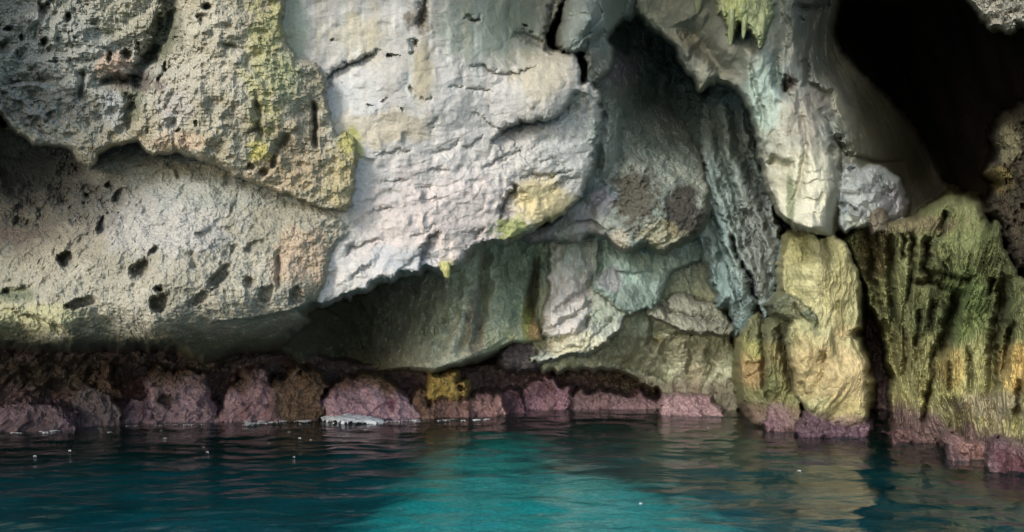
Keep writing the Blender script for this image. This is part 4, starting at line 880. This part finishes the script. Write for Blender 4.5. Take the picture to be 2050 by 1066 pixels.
shore([(864, 800), (890, 786), (925, 792), (946, 815), (944, 850), (866, 852)], 838, 'dull maroon rock directly below the yellow boulder', D(120, 94, 88), D(142, 110, 104), seed=61, rim=(22, 0.35))
shore([(925, 815), (944, 796), (970, 788), (996, 800), (1006, 826), (1002, 852), (930, 852)], 835, 'salmon-pink lumpy rock right of the maroon rock', D(182, 144, 138), D(150, 116, 114), seed=62, rim=(24, 0.4))
shore([(1000, 815), (1012, 780), (1035, 775), (1050, 800), (1048, 835), (1002, 840)], 826, 'dark purple rock in shade beside the facetted pink rock', D(108, 82, 94), D(126, 96, 104), seed=63, rim=(20, 0.3))
shore([(1042, 815), (1050, 778), (1068, 760), (1090, 752), (1118, 762), (1136, 780), (1142, 806), (1136, 836), (1044, 838)], 822, 'facetted pink-purple rock with a flat face at the back of the cave', D(172, 134, 150), D(158, 124, 130), seed=64, rim=(26, 0.4), strokes=[('scarp', [(1088, 756), (1096, 785), (1104, 800)], 16, .12)])
shore([(1130, 800), (1160, 782), (1210, 784), (1250, 788), (1290, 790), (1320, 800), (1330, 822), (1320, 838), (1140, 832)], 819, 'long low maroon-pink ledge along the back waterline', D(142, 118, 120), D(152, 122, 126), seed=65, rim=(20, 0.35), big=0.08)
shore([(1316, 826), (1330, 806), (1346, 786), (1372, 784), (1400, 788), (1420, 792), (1436, 810), (1450, 834), (1440, 850), (1330, 846)], 833, 'flat-topped pink wedge of rock at the back right', D(176, 146, 148), D(160, 130, 134), seed=66, rim=(22, 0.35), big=0.04, slope=.008)
shore([(1528, 830), (1540, 812), (1565, 806), (1588, 818), (1596, 850), (1590, 885), (1530, 882)], 866, 'small round mauve rock in front of the short pillar', D(138, 108, 116), D(120, 92, 100), seed=67, rim=(22, 0.35))
shore([(1596, 850), (1615, 820), (1640, 830), (1680, 836), (1730, 832), (1742, 850), (1740, 892), (1600, 890)], 876, 'wet purple rock ledge at the foot of the yellow pillar', D(118, 92, 104), D(96, 76, 84), seed=68, rim=(24, 0.4), big=0.16)
shore([(1780, 870), (1800, 850), (1830, 862), (1862, 876), (1884, 890), (1880, 912), (1790, 905)], 888, 'small brown-pink rock below the left side of the mossy cliff', D(120, 92, 90), D(98, 74, 74), seed=69, rim=(20, 0.3), big=0.14)
shore([(1880, 880), (1898, 866), (1925, 872), (1960, 880), (1992, 900), (1990, 945), (1900, 940)], 920, 'salmon and mauve rock below the middle of the mossy cliff', D(150, 116, 110), D(112, 90, 94), seed=70, rim=(24, 0.35), big=0.14)
shore([(1970, 905), (1990, 882), (2030, 880), (2080, 890), (2400, 920), (2400, 1010), (2060, 985), (1985, 950)], 950, 'wet maroon ledge in the lower right corner', D(104, 70, 76), D(120, 96, 100), seed=71, rim=(28, 0.35), big=0.14)

mass('dripstone_drape', [(1428, -150), (1432, 0), (1438, 24), (1446, 40), (1452, 36), (1458, 70), (1464, 90), (1472, 60), (1480, 48), (1488, 76), (1496, 54), (1504, 62), (1514, 90), (1524, 98), (1534, 72), (1548, 30), (1554, -150)], [(1430, 0, 11.3), (1490, 0, 10.9), (1550, 0, 11.2), (1490, 60, 11.0), (1490, -140, 10.2), (1525, 80, 11.0)], M_MOSS,
     lambda p: d_streak(p, -4, 0.22, 0.07, 3.6, 0.10, 0.06, 0.05), lambda p: over(tone(p, D(140, 146, 110), D(168, 174, 136), 3, 4, st=(1, 1, .3)), 0.5 * blot(p, 1470, 20, 24, 60, .8), D(150, 158, 88)), rim=(8, 0.12), seed=81, ragged=(5, 10), flank=.4, blend=.04)
ROCKS[-1] = ROCKS[-1][:2] + ('yellow-green dripstone drape with blunt fingers hanging at the top of the arching rock', 'dripstone', None)
ROCK_OBJ = build_rocks()
drape = [o for o in ROCK_OBJ if o and o.name == 'dripstone_drape'][0]
YG = D(142, 148, 112)
for i, (u, v0, v1, r, d) in enumerate([(1463, 20, 92, .045, 11.0), (1522, 30, 98, .05, 11.0), (1489, 20, 78, .035, 10.98)]):
    stalactite([(u + 3, v0, d - .02), (u + 1, v0 * .5 + v1 * .5, d - .03), (u - 1, v1, d)], r, M_MOSS, YG * (0.85 + 0.3 * ((i * 37) % 10) / 10), drape, i)
o = stalactite([(890, 526, 11.12), (893, 540, 11.04), (895, 558, 11.06)], .06, M_MOSS, D(176, 170, 112), None, 31)
tag(o, 'stubby yellow stalactite at the lowest point of the pale slab edge', 'stalactite')
o = stalactite([(1398, -60, 11.6), (1397, -10, 11.7), (1396, 28, 11.75)], .08, M_FLOW, D(150, 154, 130), None, 33)
tag(o, 'single grey stalactite at the top, left of the yellow-green drape', 'stalactite')

# ------------------------------------------------------------------ water, seabed and foam
def sea_floor():
    xs = np.concatenate([[-900, -150, -40], np.linspace(-16, 16, 260), [40, 150, 900]]); ys = np.concatenate([[-1600, -300, -60, -15, -4], np.linspace(1.5, 24, 240)])
    X, Y = np.meshgrid(xs, ys)
    zb = -0.22
    def bed(u, v): 
        Yb = (H - zb) * F / (v - V0); return ((u - U0) / F * Yb, Yb)
    poly = [bed(*q) for q in [(930, 866), (1050, 860), (1075, 890), (1110, 935), (1230, 950), (1370, 990), (1480, 1070), (1560, 1200), (480, 1200), (640, 1070), (700, 1030), (790, 975), (830, 940), (885, 900)]]
    w = fbm(X, Y, X * 0, 0.9, 4, 0.55, seed=5)
    sd = polysd(X + 0.45 * w, Y + 0.9 * w, poly)
    w2 = fbm(X, Y, X * 0, 3.0, 5, 0.65, seed=15)
    m = sstep(-0.35, 0.55, sd + 0.8 * w2)
    Z = zb - 0.05 * (1 - m) - 1.5 * sstep(1.0, -30.0, Y) + 0.10 * fbm(X, Y, X * 0, 0.8, 4, seed=2) + 0.03 * w
    n = fbm(X, Y, X * 0, 1.6, 4, 0.6, seed=8)
    sea = sstep(1.0, -6.0, Y); m = np.maximum(m, 0.75 * sea)  # pale floor behind the camera, added to bounce teal light onto undersides
    sand = lin(240, 244, 234)[None, None] * (1 + 0.15 * n[..., None]); rockc = lin(56, 112, 122)[None, None] * (1 + 0.7 * n[..., None])
    col = rockc * (1 - m[..., None]) + sand * m[..., None]
    idx = np.arange(X.size).reshape(X.shape)
    q = np.stack([idx[:-1, :-1], idx[:-1, 1:], idx[1:, 1:], idx[1:, :-1]], -1).reshape(-1, 4)
    o = mesh_obj('seabed', np.stack([X, Y, Z], -1).reshape(-1, 3), q, M_DARK, np.clip(col.reshape(-1, 3), .005, .9))
    tag(o, kind='structure')
sea_floor()

def water_mat():
    m = bpy.data.materials.new('sea_water'); m.use_nodes = True
    t = m.node_tree; N = t.nodes; L = t.links
    N.remove(N['Principled BSDF'])
    out = N['Material Output']
    tc = N.new('ShaderNodeTexCoord'); mp = N.new('ShaderNodeMapping'); mp.inputs['Scale'].default_value = (1, 1.35, 1)
    L.new(tc.outputs['Object'], mp.inputs[0])
    n1 = N.new('ShaderNodeTexNoise'); n1.inputs['Scale'].default_value = 2.0; n1.inputs['Detail'].default_value = 5; n1.inputs['Distortion'].default_value = 0.6
    n2 = N.new('ShaderNodeTexNoise'); n2.inputs['Scale'].default_value = 11; n2.inputs['Detail'].default_value = 3
    for n in (n1, n2): L.new(mp.outputs[0], n.inputs['Vector'])
    b1 = N.new('ShaderNodeBump'); b1.inputs['Strength'].default_value = 0.44; b1.inputs['Distance'].default_value = 0.07
    b2 = N.new('ShaderNodeBump'); b2.inputs['Strength'].default_value = 0.14; b2.inputs['Distance'].default_value = 0.02
    L.new(n1.outputs['Fac'], b1.inputs['Height']); L.new(n2.outputs['Fac'], b2.inputs['Height']); L.new(b1.outputs[0], b2.inputs['Normal'])
    gl = N.new('ShaderNodeBsdfGlossy'); gl.inputs['Roughness'].default_value = 0.06; gl.inputs['Color'].default_value = (.95, .95, .95, 1)
    tr = N.new('ShaderNodeBsdfTransparent'); tr.inputs['Color'].default_value = (0.24, 1.0, 0.89, 1)
    df = N.new('ShaderNodeBsdfDiffuse'); df.inputs['Color'].default_value = (0.012, 0.19, 0.18, 1)
    mx = N.new('ShaderNodeMixShader'); mx.inputs[0].default_value = 0.03
    L.new(tr.outputs[0], mx.inputs[1]); L.new(df.outputs[0], mx.inputs[2])
    fr = N.new('ShaderNodeFresnel'); fr.inputs['IOR'].default_value = 1.33
    L.new(b2.outputs[0], gl.inputs['Normal']); L.new(b2.outputs[0], fr.inputs['Normal'])
    mz = N.new('ShaderNodeMixShader')
    L.new(fr.outputs[0], mz.inputs[0]); L.new(mx.outputs[0], mz.inputs[1]); L.new(gl.outputs[0], mz.inputs[2])
    L.new(mz.outputs[0], out.inputs['Surface'])
    return m
def water():
    xs = np.concatenate([[-800, -200, -60, -25], np.linspace(-14, 14, 420), [25, 60, 200, 800]])
    ys = np.concatenate([[-1500, -400, -120, -40, -12, 0], np.linspace(3.0, 19, 330), [24, 31]])
    X, Y = np.meshgrid(xs, ys)
    near = sstep(16, 13, np.abs(X)) * sstep(2.5, 4, Y)
    Z = near * (0.035 * fbm(X, Y * 1.5, X * 0, 0.9, 3, 0.5, seed=3) + 0.014 * fbm(X, Y * 1.6, X * 0, 3.0, 3, 0.5, seed=4))
    idx = np.arange(X.size).reshape(X.shape)
    q = np.stack([idx[:-1, :-1], idx[:-1, 1:], idx[1:, 1:], idx[1:, :-1]], -1).reshape(-1, 4)
    o = mesh_obj('water', np.stack([X, Y, Z], -1).reshape(-1, 3), q, water_mat())
    o.location = (o.location[0], o.location[1], o.location[2])
    tag(o, kind='structure')
water()

def foam_mat():
    m = bpy.data.materials.new('sea_foam'); m.use_nodes = True
    t = m.node_tree; N = t.nodes; L = t.links; bs = N['Principled BSDF']
    n = N.new('ShaderNodeTexNoise'); n.inputs['Scale'].default_value = 40; n.inputs['Detail'].default_value = 5
    cr = N.new('ShaderNodeValToRGB'); cr.color_ramp.elements[0].color = (.8, .87, .9, 1); cr.color_ramp.elements[1].color = (.9, .92, .93, 1)
    cr.color_ramp.elements[0].position = .35; cr.color_ramp.elements[1].position = .6
    L.new(n.outputs['Fac'], cr.inputs[0]); L.new(cr.outputs[0], bs.inputs['Base Color'])
    b = N.new('ShaderNodeBump'); b.inputs['Strength'].default_value = .7; b.inputs['Distance'].default_value = .03
    L.new(n.outputs['Fac'], b.inputs['Height']); L.new(b.outputs[0], bs.inputs['Normal'])
    bs.inputs['Roughness'].default_value = .7
    v = N.new('ShaderNodeTexNoise'); v.inputs['Scale'].default_value = 17; v.inputs['Detail'].default_value = 6; v.inputs['Roughness'].default_value = .7
    ar = N.new('ShaderNodeMapRange'); ar.inputs[1].default_value = .32; ar.inputs[2].default_value = .46
    L.new(v.outputs['Fac'], ar.inputs[0]); L.new(ar.outputs[0], bs.inputs['Alpha'])
    return m
M_FOAM = foam_mat()
def foam_patch(cx, cy, rx, ry, h, seed, n=44):
    """lumpy raised raft of froth on the water round (cx, cy)"""
    a = np.linspace(-1.25, 1.25, n); X, Y = np.meshgrid(a, a)
    wx = X + 0.35 * fbm(X, Y, X * 0, 1.7, 4, seed=seed); wy = Y + 0.35 * fbm(X, Y, X * 0, 1.7, 4, seed=seed + 1)
    r = np.sqrt(wx ** 2 + wy ** 2) + 0.25 * fbm(X, Y, X * 0, 4, 3, seed=seed + 2)
    Z = h * np.sqrt(np.clip(1 - r, 0, 1)) * (1 + 0.35 * fbm(X, Y, X * 0, 4, 3, seed=seed + 3)) - 0.02 + 0.02 * (r < 1)
    ok = r < 1.03
    idx = np.full(X.shape, -1, np.int64); idx[ok] = np.arange(ok.sum())
    q = np.stack([idx[:-1, :-1], idx[:-1, 1:], idx[1:, 1:], idx[1:, :-1]], -1).reshape(-1, 4); q = q[(q >= 0).all(1)]
    return np.stack([cx + X * rx, cy + Y * ry, Z + 0.015], -1)[ok], q
def join(parts):
    V = []; Q = []; k = 0
    for v, q in parts:
        if len(q) == 0: continue
        V.append(v); Q.append(q + k); k += len(v)
    return np.concatenate(V), np.concatenate(Q)
def wp(u, v): x, y, z = place(u, v, wl(v)); return x, y
parts = []
for i, (u, v, wpx, hgt, dep) in enumerate([(672, 838, 30, .06, .35), (700, 842, 46, .08, .35), (738, 845, 30, .05, .3), (690, 834, 28, .20, .3), (722, 838, 30, .13, .3)]):
    x, y = wp(u, v); parts.append(foam_patch(x, y, wpx / F * y, dep, hgt, i * 3))
v_, q_ = join(parts)
tag(mesh_obj('foam', v_, q_, M_FOAM), 'white wash of foam breaking at the foot of the broad pink rock', 'foam', kind='stuff')
rg = np.random.default_rng(4)
parts = []
for i in range(16):
    u = rg.uniform(425, 625); v = 852 - (u - 425) / 200 * 8 + rg.normal(0, 1.6); x, y = wp(u, v)
    parts.append(foam_patch(x, y, rg.uniform(.03, .09), rg.uniform(.03, .08), .008, i * 5 + 60, 16))
for i in range(40):
    u = rg.uniform(20, 1000); v = float(np.interp(u, [0, 150, 300, 430, 640, 850, 1000], [868, 861, 852, 850, 846, 843, 840])) + rg.normal(1.5, 1.2); x, y = wp(u, v)
    parts.append(foam_patch(x, y, rg.uniform(.02, .09), rg.uniform(.015, .04), .004, i * 11 + 500, 14))
for i in range(9):
    if i < 7: u = rg.uniform(10, 760); v = 858 + abs(rg.normal(0, 34)) + (400 - u) * 0.02
    else: u = rg.uniform(700, 1500); v = 850 + abs(rg.normal(0, 60))
    x, y = wp(u, min(v, 1040)); s = rg.uniform(.004, .011)
    parts.append(foam_patch(x, y, s * rg.uniform(1, 2.2), s, .001, i * 7 + 200, 10))
for u, v, s in [(1283, 1012, .012), (415, 908, .018), (140, 905, .018), (70, 916, .018), (220, 868, .04), (330, 880, .02), (955, 843, .07), (975, 842, .06), (578, 868, .02), (600, 880, .022), (1635, 866, .06), (1680, 848, .08), (1700, 846, .07), (2030, 896, .09), (2045, 902, .08), (1560, 832, .05), (1600, 946, .025)]:
    x, y = wp(u, v); parts.append(foam_patch(x, y, s, s * .8, .008, int(u), 16))
v_, q_ = join(parts)
tag(mesh_obj('foam_flecks', v_, q_, M_FOAM), 'scattered white foam flecks drifting on the dark teal water', 'foam', kind='stuff')
